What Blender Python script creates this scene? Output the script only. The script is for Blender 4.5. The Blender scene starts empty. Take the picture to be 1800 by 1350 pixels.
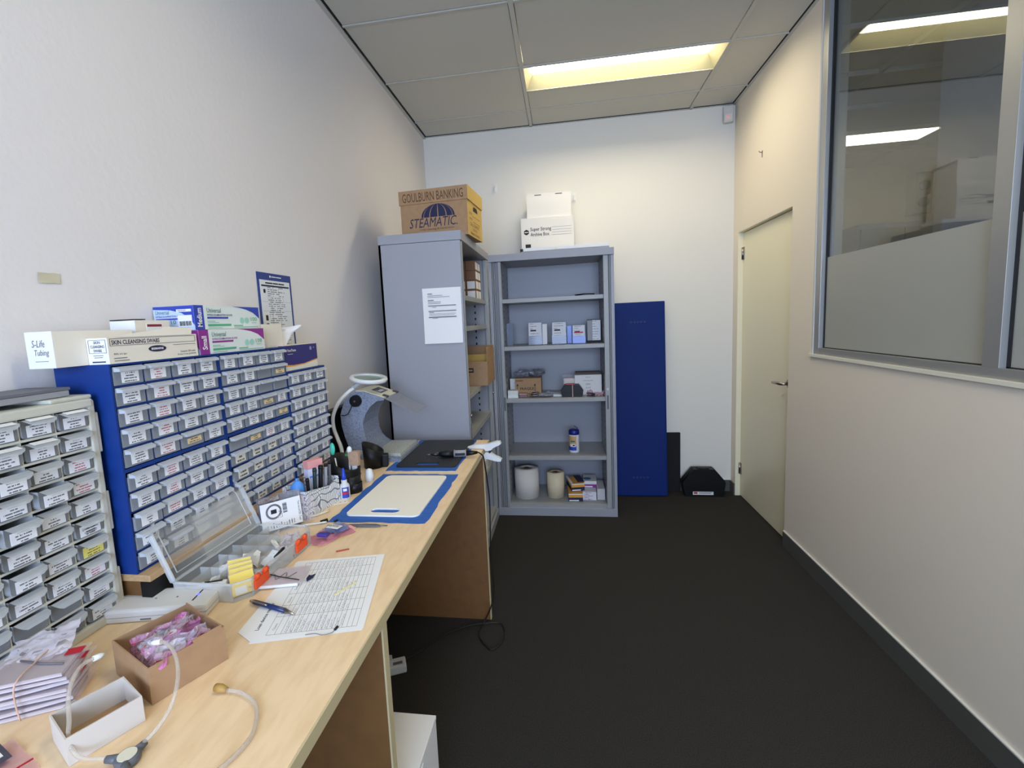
import bpy, bmesh, math, random
from mathutils import Vector, Matrix, noise
random.seed(7)
SC = bpy.context.scene
COL = SC.collection
PI = math.pi
R_ = math.radians

# ------------------------------------------------------------------ camera
cam_d = bpy.data.cameras.new('camera'); cam = bpy.data.objects.new('camera', cam_d); COL.objects.link(cam)
cam_d.sensor_fit = 'HORIZONTAL'; cam_d.sensor_width = 36.0
cam_d.lens = 829.78/1800*36
cam_d.shift_x = (900-864.61)/1800; cam_d.shift_y = (662.41-675)/1800
cam_d.clip_start = 0.02
yaw, pit, rol = 0.1537, -0.1153, 0.0463
CR = Matrix.Rotation(yaw, 3, 'Z') @ Matrix.Rotation(pit, 3, 'X') @ Matrix.Rotation(rol, 3, 'Y')
bx = CR @ Vector((1,0,0)); by = CR @ Vector((0,1,0)); bz = CR @ Vector((0,0,1))
M4 = Matrix(((bx.x, bz.x, -by.x, 1.0903), (bx.y, bz.y, -by.y, -3.9516), (bx.z, bz.z, -by.z, 1.4529), (0,0,0,1)))
cam.matrix_world = M4
SC.camera = cam

# ------------------------------------------------------------------ world, daylight, exposure
wd = bpy.data.worlds.new('world'); SC.world = wd; wd.use_nodes = True
wd.node_tree.nodes['Background'].inputs[0].default_value = (0.62, 0.78, 1.0, 1)
wd.node_tree.nodes['Background'].inputs[1].default_value = 1.2
LIGHT_PANEL = 20.5      # emission of the ceiling light diffusers
DAY = 116.0              # daylight through the window behind the camera (W)
SC.view_settings.view_transform = 'Standard'
SC.view_settings.look = 'None'
SC.view_settings.exposure = 0.17
SC.view_settings.gamma = 1.0
SC.view_settings.use_curve_mapping = False
ld = bpy.data.lights.new('daylight', 'AREA'); ld.shape = 'RECTANGLE'; ld.size = 1.7; ld.size_y = 1.4
ld.energy = DAY; ld.color = (0.52, 0.67, 1.0)
lo = bpy.data.objects.new('daylight', ld); COL.objects.link(lo)
lo.location = (1.35, -6.15, 1.75)   # shines along its -Z, turned to +Y
lo.rotation_euler = (R_(90), 0, 0)

# ------------------------------------------------------------------ materials
def lin(c):
    r = []
    for v in c[:3]:
        v = v/255.0
        r.append(v/12.92 if v <= 0.04045 else ((v+0.055)/1.055)**2.4)
    return (r[0], r[1], r[2], 1.0)
MATS = {}
def nd(nt, t, **kw):
    n = nt.nodes.new(t)
    for k, v in kw.items(): setattr(n, k, v)
    return n
def mat(name, rgb, rough=0.6, metal=0.0, var=0.0, vscale=20.0, bump=0.0, bscale=60.0, spec=0.5, stretch=None, vrgb=None, coat=0.0):
    if name in MATS: return MATS[name]
    m = bpy.data.materials.new(name); m.use_nodes = True; nt = m.node_tree
    p = nt.nodes['Principled BSDF']
    p.inputs['Base Color'].default_value = lin(rgb); p.inputs['Roughness'].default_value = rough
    p.inputs['Metallic'].default_value = metal; p.inputs['Specular IOR Level'].default_value = spec
    if coat: p.inputs['Coat Weight'].default_value = coat
    if var or bump:
        tc = nd(nt, 'ShaderNodeTexCoord'); mp = nd(nt, 'ShaderNodeMapping')
        nt.links.new(tc.outputs['Object'], mp.inputs['Vector'])
        if stretch: mp.inputs['Scale'].default_value = stretch
    if var:
        n = nd(nt, 'ShaderNodeTexNoise'); n.inputs['Scale'].default_value = vscale; n.inputs['Detail'].default_value = 5
        nt.links.new(mp.outputs[0], n.inputs['Vector'])
        mx = nd(nt, 'ShaderNodeMix', data_type='RGBA')
        a = vrgb or tuple(max(0, c*(1-var)) for c in rgb)
        mx.inputs[6].default_value = lin(rgb); mx.inputs[7].default_value = lin(a)
        rp = nd(nt, 'ShaderNodeMapRange'); rp.inputs[1].default_value = 0.4; rp.inputs[2].default_value = 0.68
        nt.links.new(n.outputs[0], rp.inputs[0]); nt.links.new(rp.outputs[0], mx.inputs[0])
        nt.links.new(mx.outputs[2], p.inputs['Base Color'])
    if bump:
        b = nd(nt, 'ShaderNodeTexNoise'); b.inputs['Scale'].default_value = bscale; b.inputs['Detail'].default_value = 3
        nt.links.new(mp.outputs[0], b.inputs['Vector'])
        bn = nd(nt, 'ShaderNodeBump'); bn.inputs['Strength'].default_value = bump; bn.inputs['Distance'].default_value = 0.01
        nt.links.new(b.outputs[0], bn.inputs['Height']); nt.links.new(bn.outputs[0], p.inputs['Normal'])
    MATS[name] = m; return m
def clear(name, rgb, op=0.35, rough=0.15):
    """thin see-through plastic: part transparent, part glossy plastic"""
    if name in MATS: return MATS[name]
    m = bpy.data.materials.new(name); m.use_nodes = True; nt = m.node_tree
    p = nt.nodes['Principled BSDF']; out = nt.nodes['Material Output']
    p.inputs['Base Color'].default_value = lin(rgb); p.inputs['Roughness'].default_value = rough
    t = nd(nt, 'ShaderNodeBsdfTransparent'); t.inputs[0].default_value = tuple(0.75+0.25*c for c in lin(rgb)[:3])+(1,)
    mx = nd(nt, 'ShaderNodeMixShader'); lw = nd(nt, 'ShaderNodeLayerWeight'); lw.inputs[0].default_value = 0.3
    ma = nd(nt, 'ShaderNodeMath', operation='MULTIPLY_ADD'); ma.use_clamp = True
    ma.inputs[1].default_value = 0.4; ma.inputs[2].default_value = op
    nt.links.new(lw.outputs['Fresnel'], ma.inputs[0])
    nt.links.new(ma.outputs[0], mx.inputs[0]); nt.links.new(t.outputs[0], mx.inputs[1]); nt.links.new(p.outputs[0], mx.inputs[2])
    nt.links.new(mx.outputs[0], out.inputs[0]); MATS[name] = m; return m
def emit(name, rgb, s):
    if name in MATS: return MATS[name]
    m = bpy.data.materials.new(name); m.use_nodes = True; nt = m.node_tree
    nt.nodes.remove(nt.nodes['Principled BSDF'])
    e = nd(nt, 'ShaderNodeEmission'); e.inputs[0].default_value = rgb if len(rgb) == 4 else lin(rgb); e.inputs[1].default_value = s
    nt.links.new(e.outputs[0], nt.nodes['Material Output'].inputs[0]); MATS[name] = m; return m
def print_mat(name, paper, ink, rows, lo_=0.08, hi_=0.92, freq=30.0, center=False, thick=0.45, ax=(0, 1), dens=0.42):
    """small print: rows of broken dark dashes on paper, varied per object"""
    if name in MATS: return MATS[name]
    m = bpy.data.materials.new(name); m.use_nodes = True; nt = m.node_tree; L = nt.links.new
    p = nt.nodes['Principled BSDF']; p.inputs['Roughness'].default_value = 0.7
    tc = nd(nt, 'ShaderNodeTexCoord'); sp = nd(nt, 'ShaderNodeSeparateXYZ'); L(tc.outputs['Generated'], sp.inputs[0])
    oi = nd(nt, 'ShaderNodeObjectInfo')
    def mth(op, a, b=None, c=None):
        n = nd(nt, 'ShaderNodeMath', operation=op)
        for i, v in enumerate((a, b, c)):
            if v is None: continue
            if isinstance(v, (int, float)): n.inputs[i].default_value = v
            else: L(v, n.inputs[i])
        return n.outputs[0]
    x = sp.outputs[ax[0]]; y = sp.outputs[ax[1]]
    yr = mth('MULTIPLY', y, rows); fr = mth('FRACT', yr); fl = mth('FLOOR', yr)
    band = mth('LESS_THAN', mth('ABSOLUTE', mth('SUBTRACT', fr, 0.5)), thick/2)
    seed = mth('MULTIPLY_ADD', oi.outputs['Random'], 57.0, mth('MULTIPLY', fl, 7.31))
    wn = nd(nt, 'ShaderNodeTexWhiteNoise', noise_dimensions='1D'); L(seed, wn.inputs['W'])
    ext = mth('MULTIPLY_ADD', wn.outputs[0], 0.62, 0.30)          # row length
    if center:
        ins = mth('LESS_THAN', mth('ABSOLUTE', mth('SUBTRACT', x, 0.5)), mth('MULTIPLY', ext, (hi_-lo_)/2))
    else:
        ins = mth('MULTIPLY', mth('GREATER_THAN', x, lo_), mth('LESS_THAN', x, mth('MULTIPLY_ADD', ext, hi_-lo_, lo_)))
    nz = nd(nt, 'ShaderNodeTexNoise', noise_dimensions='2D'); nz.inputs['Scale'].default_value = 1.0; nz.inputs['Detail'].default_value = 1
    cb = nd(nt, 'ShaderNodeCombineXYZ'); L(mth('MULTIPLY', x, freq), cb.inputs[0]); L(seed, cb.inputs[1]); L(cb.outputs[0], nz.inputs['Vector'])
    ltr = mth('GREATER_THAN', nz.outputs[0], dens)
    edge = mth('LESS_THAN', mth('ABSOLUTE', mth('SUBTRACT', y, 0.5)), 0.46)
    f = mth('MULTIPLY', mth('MULTIPLY', band, ins), mth('MULTIPLY', ltr, edge))
    mx = nd(nt, 'ShaderNodeMix', data_type='RGBA'); mx.inputs[6].default_value = lin(paper); mx.inputs[7].default_value = lin(ink)
    L(mth('MULTIPLY', f, 0.85), mx.inputs[0]); L(mx.outputs[2], p.inputs['Base Color'])
    MATS[name] = m; return m

WALL = mat('wall_paint', (228, 222, 216), 0.75, bump=0.10, bscale=45)
WALLB = mat('wall_paint_smooth', (226, 222, 211), 0.7, bump=0.03, bscale=60)
WALLR = mat('right_wall_warm', (234, 223, 204), 0.6, bump=0.02, bscale=60)  # right wall toned warmer than the left and back walls
CEIL = mat('ceiling_tile_white', (196, 194, 184), 0.9, bump=0.03, bscale=300)
RAIL = mat('ceiling_rail', (190, 189, 180), 0.5)
CARPET = mat('carpet', (64, 61, 57), 0.95, var=0.42, vscale=330, bump=0.5, bscale=400, spec=0.1)
SKIRT = mat('skirting_vinyl', (86, 86, 80), 0.5, spec=0.3)
SKIRTL = mat('skirting_lit_top', (212, 210, 198), 0.5)  # pale colour paints the light caught along the skirting's top ledge
DOORP = mat('door_paint', (238, 230, 198), 0.32, bump=0.02, bscale=20)
ALU = mat('aluminium', (176, 176, 172), 0.38, 0.6)
STEEL = mat('brushed_steel', (168, 160, 150), 0.3, 1.0)
GASKET = mat('rubber_gasket', (18, 18, 20), 0.6)
GREYM = mat('grey_cabinet_enamel', (156, 156, 160), 0.42, bump=0.01, bscale=200)
GREYD = mat('grey_cabinet_tambour', (138, 139, 139), 0.45)
GREYS = mat('grey_shelf_enamel', (158, 158, 154), 0.4)
DARK = mat('dark_slot', (14, 14, 15), 0.8)
MAPLE = mat('maple_laminate', (240, 210, 166), 0.42, var=0.10, vscale=14, stretch=(4, 0.9, 4), vrgb=(231, 198, 152), bump=0.0)
MAPLEE = mat('maple_edge', (202, 184, 140), 0.5)
PANELB = mat('desk_panel_brown', (122, 84, 44), 0.55, var=0.06, vscale=30)
PLANK = mat('shelf_plank_wood', (196, 160, 116), 0.55, var=0.1, vscale=20, stretch=(6, 1, 6))
BLUEC = mat('blue_cabinet_plastic', (18, 54, 124), 0.45, spec=0.3)
DRAWP = clear('drawer_plastic_smoke', (176, 182, 190), 0.50, 0.25)
DRAWL = clear('drawer_lip_lit', (214, 220, 226), 0.66, 0.25)  # paler than the drawer: light on the upward lip painted in
LABEL = print_mat('label_print', (240, 240, 240), (50, 48, 50), 4, center=True, ax=(1, 2), freq=16, dens=0.36)
LABELR = print_mat('label_print_red', (240, 240, 240), (190, 60, 80), 4, center=True, ax=(1, 2), freq=16, dens=0.36)
LABELY = print_mat('label_print_manila', (240, 214, 160), (70, 60, 50), 2, center=True, ax=(1, 2), freq=20, dens=0.36)
LABELK = print_mat('label_print_two_rows', (232, 226, 208), (50, 48, 44), 2, center=True, thick=0.5, ax=(1, 2), freq=16, dens=0.36)
BEIGE = mat('beige_cabinet_plastic', (200, 198, 182), 0.45)
GDRAW = clear('grey_drawer_plastic', (168, 172, 174), 0.48, 0.25)
GLIP = clear('grey_drawer_lip_lit', (200, 204, 204), 0.62, 0.22)  # paler tint puts the light on the scoop lip into its colour
KRAFT = mat('kraft_cardboard', (172, 136, 98), 0.8, var=0.05, vscale=40)
KRAFTL = mat('kraft_cardboard_light', (214, 176, 92), 0.8, var=0.04, vscale=40)
KRAFTD = mat('kraft_inside', (150, 108, 72), 0.85, var=0.06, vscale=40)
WCARD = mat('white_cardboard', (226, 222, 214), 0.7, bump=0.02, bscale=100)
CREAM = mat('cream_cardboard', (232, 224, 206), 0.7)
PAPER = mat('white_paper', (236, 234, 228), 0.75, bump=0.03, bscale=30)
WPLAST = mat('white_plastic', (228, 228, 224), 0.35)
BLACKP = mat('black_plastic', (13, 13, 14), 0.45, spec=0.35)
BLACKF = mat('black_foam', (17, 17, 19), 0.85, bump=0.15, bscale=200)
BLUEF = mat('blue_vinyl_mat', (9, 38, 104), 0.6, bump=0.08, bscale=220, spec=0.2)
NAVY = mat('navy_print', (26, 28, 66), 0.6)
INK = mat('black_ink', (30, 28, 30), 0.7)
INKG = mat('grey_ink', (112, 110, 112), 0.7)
INKB = mat('blue_ink', (60, 66, 120), 0.7)
BROWNI = mat('brown_marker_ink', (96, 62, 36), 0.8)
RED = mat('red_print', (190, 30, 46), 0.6)
GREENP = mat('green_print', (86, 170, 128), 0.6)
TEALP = mat('teal_print', (52, 120, 110), 0.6)
PURPLE = mat('purple_print', (140, 44, 138), 0.5)
ROYAL = mat('royal_blue_print', (44, 66, 168), 0.5)
PALEG = mat('pale_green_carton', (224, 230, 222), 0.55)
PALEB = mat('pale_blue_carton', (196, 212, 238), 0.55)
TAPE = mat('blue_masking_tape', (38, 98, 182), 0.65, var=0.12, vscale=30, stretch=(1, 4, 1), bump=0.1, bscale=90)
BOARD = mat('white_cutting_board', (246, 240, 222), 0.5, bump=0.04, bscale=180)
BOARDK = mat('black_cutting_board', (30, 30, 32), 0.55, var=0.2, vscale=50, bump=0.1, bscale=150)
SPECK = mat('speckled_grey_plastic', (142, 150, 166), 0.5, var=0.22, vscale=160)
SPECKT = mat('speckled_pale_top', (190, 192, 180), 0.5, var=0.14, vscale=160)
IVORY = mat('ivory_plastic', (222, 216, 190), 0.4)
ORANGE = mat('orange_latch_plastic', (238, 84, 34), 0.4)
TRANSP = clear('clear_box_plastic', (242, 243, 240), 0.08, 0.12)
TRANSR = clear('clear_box_rim', (244, 245, 242), 0.32, 0.2)
ACRYL = clear('clear_acrylic', (190, 198, 214), 0.22, 0.06)
VISOR = clear('visor_acrylic', (168, 172, 184), 0.36, 0.1)
TUBEC = clear('clear_silicone_tube', (226, 216, 200), 0.30, 0.08)
PINKB = clear('pink_bag_film', (228, 140, 200), 0.45, 0.1)
CLEARB = clear('clear_bag_film', (232, 222, 226), 0.20, 0.06)
PINKC = clear('pale_pink_bag_film', (240, 196, 206), 0.34, 0.07)
BLUEB = clear('blue_bag_film', (120, 140, 190), 0.6, 0.15)
SILVER = mat('silver_foil', (180, 178, 180), 0.22, 0.9, bump=0.4, bscale=60)
GREYBAG = clear('smoky_bag_film', (150, 150, 160), 0.55, 0.12)
YELLOWC = mat('yellow_card', (242, 214, 104), 0.65)
BRISTLE = mat('bristles', (196, 160, 128), 0.8, var=0.3, vscale=80, stretch=(20, 20, 1))
TEAL = mat('teal_plastic', (70, 190, 160), 0.4)
SKYB = mat('sky_blue_rubber', (84, 150, 224), 0.4)
PINKX = mat('pink_carton', (240, 166, 160), 0.6)
GREYPL = mat('grey_plastic', (92, 94, 98), 0.45)
AMBER = mat('amber_rubber', (176, 138, 70), 0.5)
CABLE = mat('black_cable', (16, 16, 17), 0.5)
ROLLP = mat('paper_towel', (222, 214, 200), 0.9, bump=0.1, bscale=120)
ROLLK = mat('paper_towel_cream', (226, 208, 172), 0.9, bump=0.1, bscale=120)
GOLD = mat('gold_print', (228, 160, 60), 0.55)
ELAST = mat('elastic_band', (214, 176, 150), 0.6)
DIFF = emit('light_diffuser', (1.0, 0.90, 0.67, 1), LIGHT_PANEL)
REFL = mat('light_reflector', (150, 145, 116), 0.5)
LEDR = emit('red_led', (255, 90, 70), 1.5)
LEDB = emit('blue_led', (70, 70, 255), 4.0)

# leaf line-art for the desk tidy
def leaf_mat():
    m = bpy.data.materials.new('leaf_print'); m.use_nodes = True; nt = m.node_tree; L = nt.links.new
    p = nt.nodes['Principled BSDF']; p.inputs['Roughness'].default_value = 0.6
    tc = nd(nt, 'ShaderNodeTexCoord')
    w = nd(nt, 'ShaderNodeTexWave', wave_type='BANDS'); w.inputs['Scale'].default_value = 38; w.inputs['Distortion'].default_value = 22; w.inputs['Detail'].default_value = 1; w.inputs['Detail Scale'].default_value = 0.6
    L(tc.outputs['Object'], w.inputs['Vector'])
    w2 = nd(nt, 'ShaderNodeTexWave', wave_type='RINGS'); w2.inputs['Scale'].default_value = 24; w2.inputs['Distortion'].default_value = 9; w2.inputs['Detail'].default_value = 0.5; w2.inputs['Detail Scale'].default_value = 0.8
    L(tc.outputs['Object'], w2.inputs['Vector'])
    a = nd(nt, 'ShaderNodeMath', operation='LESS_THAN'); a.inputs[1].default_value = 0.10; L(w.outputs['Fac'], a.inputs[0])
    b = nd(nt, 'ShaderNodeMath', operation='LESS_THAN'); b.inputs[1].default_value = 0.07; L(w2.outputs['Fac'], b.inputs[0])
    c = nd(nt, 'ShaderNodeMath', operation='MAXIMUM'); L(a.outputs[0], c.inputs[0]); L(b.outputs[0], c.inputs[1])
    mx = nd(nt, 'ShaderNodeMix', data_type='RGBA'); mx.inputs[6].default_value = lin((232, 232, 228)); mx.inputs[7].default_value = lin((112, 116, 130))
    L(c.outputs[0], mx.inputs[0]); L(mx.outputs[2], p.inputs['Base Color']); return m
LEAF = leaf_mat()

def glass_mat():
    m = bpy.data.materials.new('window_glass'); m.use_nodes = True; nt = m.node_tree; L = nt.links.new
    nt.nodes.remove(nt.nodes['Principled BSDF'])
    t = nd(nt, 'ShaderNodeBsdfTransparent'); t.inputs[0].default_value = (0.86, 0.87, 0.86, 1)
    g = nd(nt, 'ShaderNodeBsdfGlossy'); g.inputs['Roughness'].default_value = 0.01; g.inputs[0].default_value = (0.95, 0.95, 0.95, 1)
    fr = nd(nt, 'ShaderNodeFresnel'); fr.inputs[0].default_value = 1.5
    ad = nd(nt, 'ShaderNodeMath', operation='MULTIPLY_ADD'); ad.inputs[1].default_value = 0.28; ad.inputs[2].default_value = 0.002; L(fr.outputs[0], ad.inputs[0])
    mx = nd(nt, 'ShaderNodeMixShader'); L(ad.outputs[0], mx.inputs[0]); L(t.outputs[0], mx.inputs[1]); L(g.outputs[0], mx.inputs[2])
    L(mx.outputs[0], nt.nodes['Material Output'].inputs[0]); return m
GLASS = glass_mat()
def frost_mat():
    m = bpy.data.materials.new('frosted_film'); m.use_nodes = True; nt = m.node_tree; L = nt.links.new
    nt.nodes.remove(nt.nodes['Principled BSDF'])
    d = nd(nt, 'ShaderNodeBsdfDiffuse'); d.inputs[0].default_value = lin((206, 206, 196))
    t = nd(nt, 'ShaderNodeBsdfTranslucent'); t.inputs[0].default_value = lin((236, 238, 234))
    g = nd(nt, 'ShaderNodeBsdfGlossy'); g.inputs['Roughness'].default_value = 0.3
    r = nd(nt, 'ShaderNodeBsdfRefraction'); r.inputs['Roughness'].default_value = 0.55; r.inputs['IOR'].default_value = 1.02; r.inputs[0].default_value = (0.8, 0.8, 0.8, 1)
    m1 = nd(nt, 'ShaderNodeMixShader'); m1.inputs[0].default_value = 0.42; L(d.outputs[0], m1.inputs[1]); L(t.outputs[0], m1.inputs[2])
    m3 = nd(nt, 'ShaderNodeMixShader'); m3.inputs[0].default_value = 0.12; L(m1.outputs[0], m3.inputs[1]); L(r.outputs[0], m3.inputs[2])
    m2 = nd(nt, 'ShaderNodeMixShader'); m2.inputs[0].default_value = 0.07; L(m3.outputs[0], m2.inputs[1]); L(g.outputs[0], m2.inputs[2])
    L(m2.outputs[0], nt.nodes['Material Output'].inputs[0]); return m
FROST = frost_mat()

# ------------------------------------------------------------------ geometry helpers
class B:
    def __init__(s): s.bm = bmesh.new()
    def poly(s, pts, mi=0):
        vs = [s.bm.verts.new(p) for p in pts]
        f = s.bm.faces.new(vs); f.material_index = mi; return f
    def box(s, x0, x1, y0, y1, z0, z1, mi=0, M=None, bev=0.0):
        c = [(x0,y0,z0),(x1,y0,z0),(x1,y1,z0),(x0,y1,z0),(x0,y0,z1),(x1,y0,z1),(x1,y1,z1),(x0,y1,z1)]
        if M: c = [M @ Vector(p) for p in c]
        v = [s.bm.verts.new(p) for p in c]; fs = []
        for q in ((0,3,2,1),(4,5,6,7),(0,1,5,4),(1,2,6,5),(2,3,7,6),(3,0,4,7)):
            f = s.bm.faces.new([v[i] for i in q]); f.material_index = mi; fs.append(f)
        if bev > 0:
            es = list({e for f in fs for e in f.edges})
            r = bmesh.ops.bevel(s.bm, geom=es, offset=bev, segments=2, affect='EDGES', profile=0.6)
            for f in r['faces']: f.material_index = mi
        return s
    def tray(s, x0, x1, y0, y1, z0, z1, t, mi=0, mb=None, M=None):
        """open-top box with wall thickness t"""
        mb = mi if mb is None else mb
        s.box(x0, x1, y0, y1, z0, z0+t, mb, M); s.box(x0, x1, y0, y0+t, z0+t, z1, mi, M); s.box(x0, x1, y1-t, y1, z0+t, z1, mi, M)
        s.box(x0, x0+t, y0+t, y1-t, z0+t, z1, mi, M); s.box(x1-t, x1, y0+t, y1-t, z0+t, z1, mi, M); return s
    def ring(s, c, u, v, r, n): return [s.bm.verts.new(c + u*(r*math.cos(2*PI*i/n)) + v*(r*math.sin(2*PI*i/n))) for i in range(n)]
    def tube(s, pts, r, n=8, mi=0, caps=True, smooth_path=0):
        P = [Vector(p) for p in pts]
        if smooth_path:
            Q = []
            for i in range(len(P)-1):
                p0 = P[max(i-1, 0)]; p1 = P[i]; p2 = P[i+1]; p3 = P[min(i+2, len(P)-1)]
                for k in range(smooth_path):
                    t = k/smooth_path
                    Q.append(0.5*((2*p1)+(p2-p0)*t+(2*p0-5*p1+4*p2-p3)*t*t+(3*p1-p0-3*p2+p3)*t**3))
            Q.append(P[-1]); P = Q
        rr = r if isinstance(r, (list, tuple)) else [r]*len(P)
        if len(rr) != len(P): rr = [rr[min(int(i*len(rr)/len(P)), len(rr)-1)] for i in range(len(P))]
        rings = []; up = Vector((0, 0, 1)); pu = None
        for i, p in enumerate(P):
            d = (P[min(i+1, len(P)-1)]-P[max(i-1, 0)]).normalized()
            if pu is None:
                a = up if abs(d.z) < 0.9 else Vector((1, 0, 0)); u = d.cross(a).normalized()
            else:
                u = (pu - d*pu.dot(d)).normalized()
            pu = u; w = d.cross(u); rings.append(s.ring(p, u, w, rr[i], n))
        for a, b in zip(rings, rings[1:]):
            for i in range(n):
                f = s.bm.faces.new((a[i], a[(i+1) % n], b[(i+1) % n], b[i])); f.material_index = mi; f.smooth = True
        if caps:
            for q in (list(reversed(rings[0])), rings[-1]):
                f = s.bm.faces.new(q); f.material_index = mi
        return s
    def cyl(s, p0, p1, r0, r1=None, n=20, mi=0): return s.tube([p0, p1], [r0, r0 if r1 is None else r1], n, mi)
    def lathe(s, prof, c=(0, 0, 0), n=24, mi=0):
        c = Vector(c); rings = []
        for r, z in prof: rings.append(s.ring(c+Vector((0, 0, z)), Vector((1, 0, 0)), Vector((0, 1, 0)), max(r, 1e-4), n))
        for k, (a, b) in enumerate(zip(rings, rings[1:])):
            m = mi[k] if isinstance(mi, (list, tuple)) else mi
            for i in range(n):
                f = s.bm.faces.new((a[i], a[(i+1) % n], b[(i+1) % n], b[i])); f.material_index = m; f.smooth = True
        return s
    def prism(s, poly, M, h, mi=0):
        """polygon in local xy of M, extruded along local z by h"""
        a = [s.bm.verts.new(M @ Vector((p[0], p[1], 0))) for p in poly]; b = [s.bm.verts.new(M @ Vector((p[0], p[1], h))) for p in poly]
        n = len(poly)
        for q in (list(reversed(a)), b):
            f = s.bm.faces.new(q); f.material_index = mi
        for i in range(n):
            f = s.bm.faces.new((a[i], a[(i+1) % n], b[(i+1) % n], b[i])); f.material_index = mi
        return s
    def grid(s, nx, ny, fn, mi=0, smooth=True):
        V = [[s.bm.verts.new(fn(i/(nx-1), j/(ny-1))) for i in range(nx)] for j in range(ny)]
        for j in range(ny-1):
            for i in range(nx-1):
                f = s.bm.faces.new((V[j][i], V[j][i+1], V[j+1][i+1], V[j+1][i])); f.material_index = mi; f.smooth = smooth
        return s
    def ball(s, c, r, sc=(1, 1, 1), n=12, mi=0):
        q = bmesh.ops.create_uvsphere(s.bm, u_segments=n*2, v_segments=n, radius=r)
        for v in q['verts']: v.co = Vector((v.co.x*sc[0], v.co.y*sc[1], v.co.z*sc[2])) + Vector(c)
        for f in {f for v in q['verts'] for f in v.link_faces}: f.material_index = mi; f.smooth = True
        return s
    def mesh(s, name, mats):
        me = bpy.data.meshes.new(name); bmesh.ops.recalc_face_normals(s.bm, faces=s.bm.faces[:])
        s.bm.to_mesh(me); s.bm.free()
        for m in (mats if isinstance(mats, (list, tuple)) else [mats]): me.materials.append(m)
        return me
def put(name, me, parent=None, loc=(0, 0, 0), rot=(0, 0, 0), label=None, M=None):
    o = bpy.data.objects.new(name, me); COL.objects.link(o)
    if parent: o.parent = parent
    if M is not None: o.matrix_local = M
    else: o.location = loc; o.rotation_euler = rot
    if label: o['label'] = label
    return o
def P(b, name, mats, parent, loc=(0, 0, 0), rot=(0, 0, 0), label=None, M=None):
    return put(name, b.mesh(name, mats), parent, loc, rot, label, M)
def tag(o, label, cat, group=None):
    o['label'] = label; o['category'] = cat
    if group: o['group'] = group
    return o
def T(name, label, cat, loc=(0, 0, 0), rz=0.0, group=None):
    o = bpy.data.objects.new(name, None); COL.objects.link(o); o.empty_display_size = 0.05
    o.location = loc; o.rotation_euler = (0, 0, rz); return tag(o, label, cat, group)
def S(b, name, mats, label, cat, loc=(0, 0, 0), rz=0.0, group=None):
    return tag(put(name, b.mesh(name, mats), None, loc, (0, 0, rz)), label, cat, group)
def struct(name, b, mats, parent=None, loc=(0, 0, 0)):
    o = put(name, b.mesh(name, mats), parent, loc)
    if not parent: o['kind'] = 'structure'
    return o
def copy_tree(o, parent=None):
    c = o.copy(); COL.objects.link(c)
    if parent: c.parent = parent
    for ch in list(o.children): copy_tree(ch, c)
    return c
def frame(o, right, up):
    r = Vector(right).normalized(); u = Vector(up).normalized(); n = r.cross(u); u = n.cross(r).normalized(); o = Vector(o)
    return Matrix(((r.x, u.x, n.x, o.x), (r.y, u.y, n.y, o.y), (r.z, u.z, n.z, o.z), (0, 0, 0, 1)))
FR = ((1, 0, 0), (0, 0, 1))      # on a face that looks towards the camera (-y)
RT = ((0, 1, 0), (0, 0, 1))      # on a face that looks right (+x)
UPF = ((1, 0, 0), (0, 1, 0))     # on a table top
TXT = {}
def text(s, w, h, m, parent, o, ru, name='lettering', bold=0.0, shear=0.0, align=None):
    key = (s, bold, shear)
    if key not in TXT:
        cu = bpy.data.curves.new('txt', 'FONT'); cu.body = s; cu.resolution_u = 2; cu.offset = bold; cu.shear = shear; cu.fill_mode = 'FRONT'
        ob = bpy.data.objects.new('txt', cu); me = bpy.data.meshes.new_from_object(ob)
        bpy.data.objects.remove(ob); bpy.data.curves.remove(cu); TXT[key] = me
    src = TXT[key]; me = src.copy(); me.name = name
    xs = [v.co.x for v in me.vertices]; ys = [v.co.y for v in me.vertices]
    x0, x1, y0, y1 = min(xs), max(xs), min(ys), max(ys)
    for v in me.vertices: v.co = ((v.co.x-x0)/(x1-x0)*w, (v.co.y-y0)/(y1-y0)*h, 0.0)
    me.materials.clear(); me.materials.append(m)
    return put(name, me, parent, M=frame(o, *ru))
def card(parent, name, w, h, m, o, ru, t=0.0004):
    """a flat printed rectangle lying on a face: lower-left corner at o"""
    return P(B().box(0, w, 0, h, 0, t), name, m, parent, M=frame(o, *ru))
def bars(parent, w, h, m, o, ru, n=18, name='barcode', seed=1):
    rd = random.Random(seed); b = B(); x = 0
    for i in range(n):
        k = w/n*(0.3+0.5*rd.random()); b.box(i*w/n, i*w/n+k, 0, h, 0, 0.0004)
    q = P(b, name, m, parent, M=frame(o, *ru)); q['kind'] = 'stuff'; return q
def lines(parent, name, segs, m, M, t=0.0004):
    b = B()
    for x0, y0, x1, y1 in segs: b.box(x0, x1, y0, y1, 0, t)
    q = P(b, name, m, parent, M=M); q['kind'] = 'stuff'; return q
def closed_box(t, w, d, h, m, bev=0.001, name='carton'):
    return P(B().box(-w/2, w/2, -d/2, d/2, 0, h, bev=bev), name, m, t)

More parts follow.
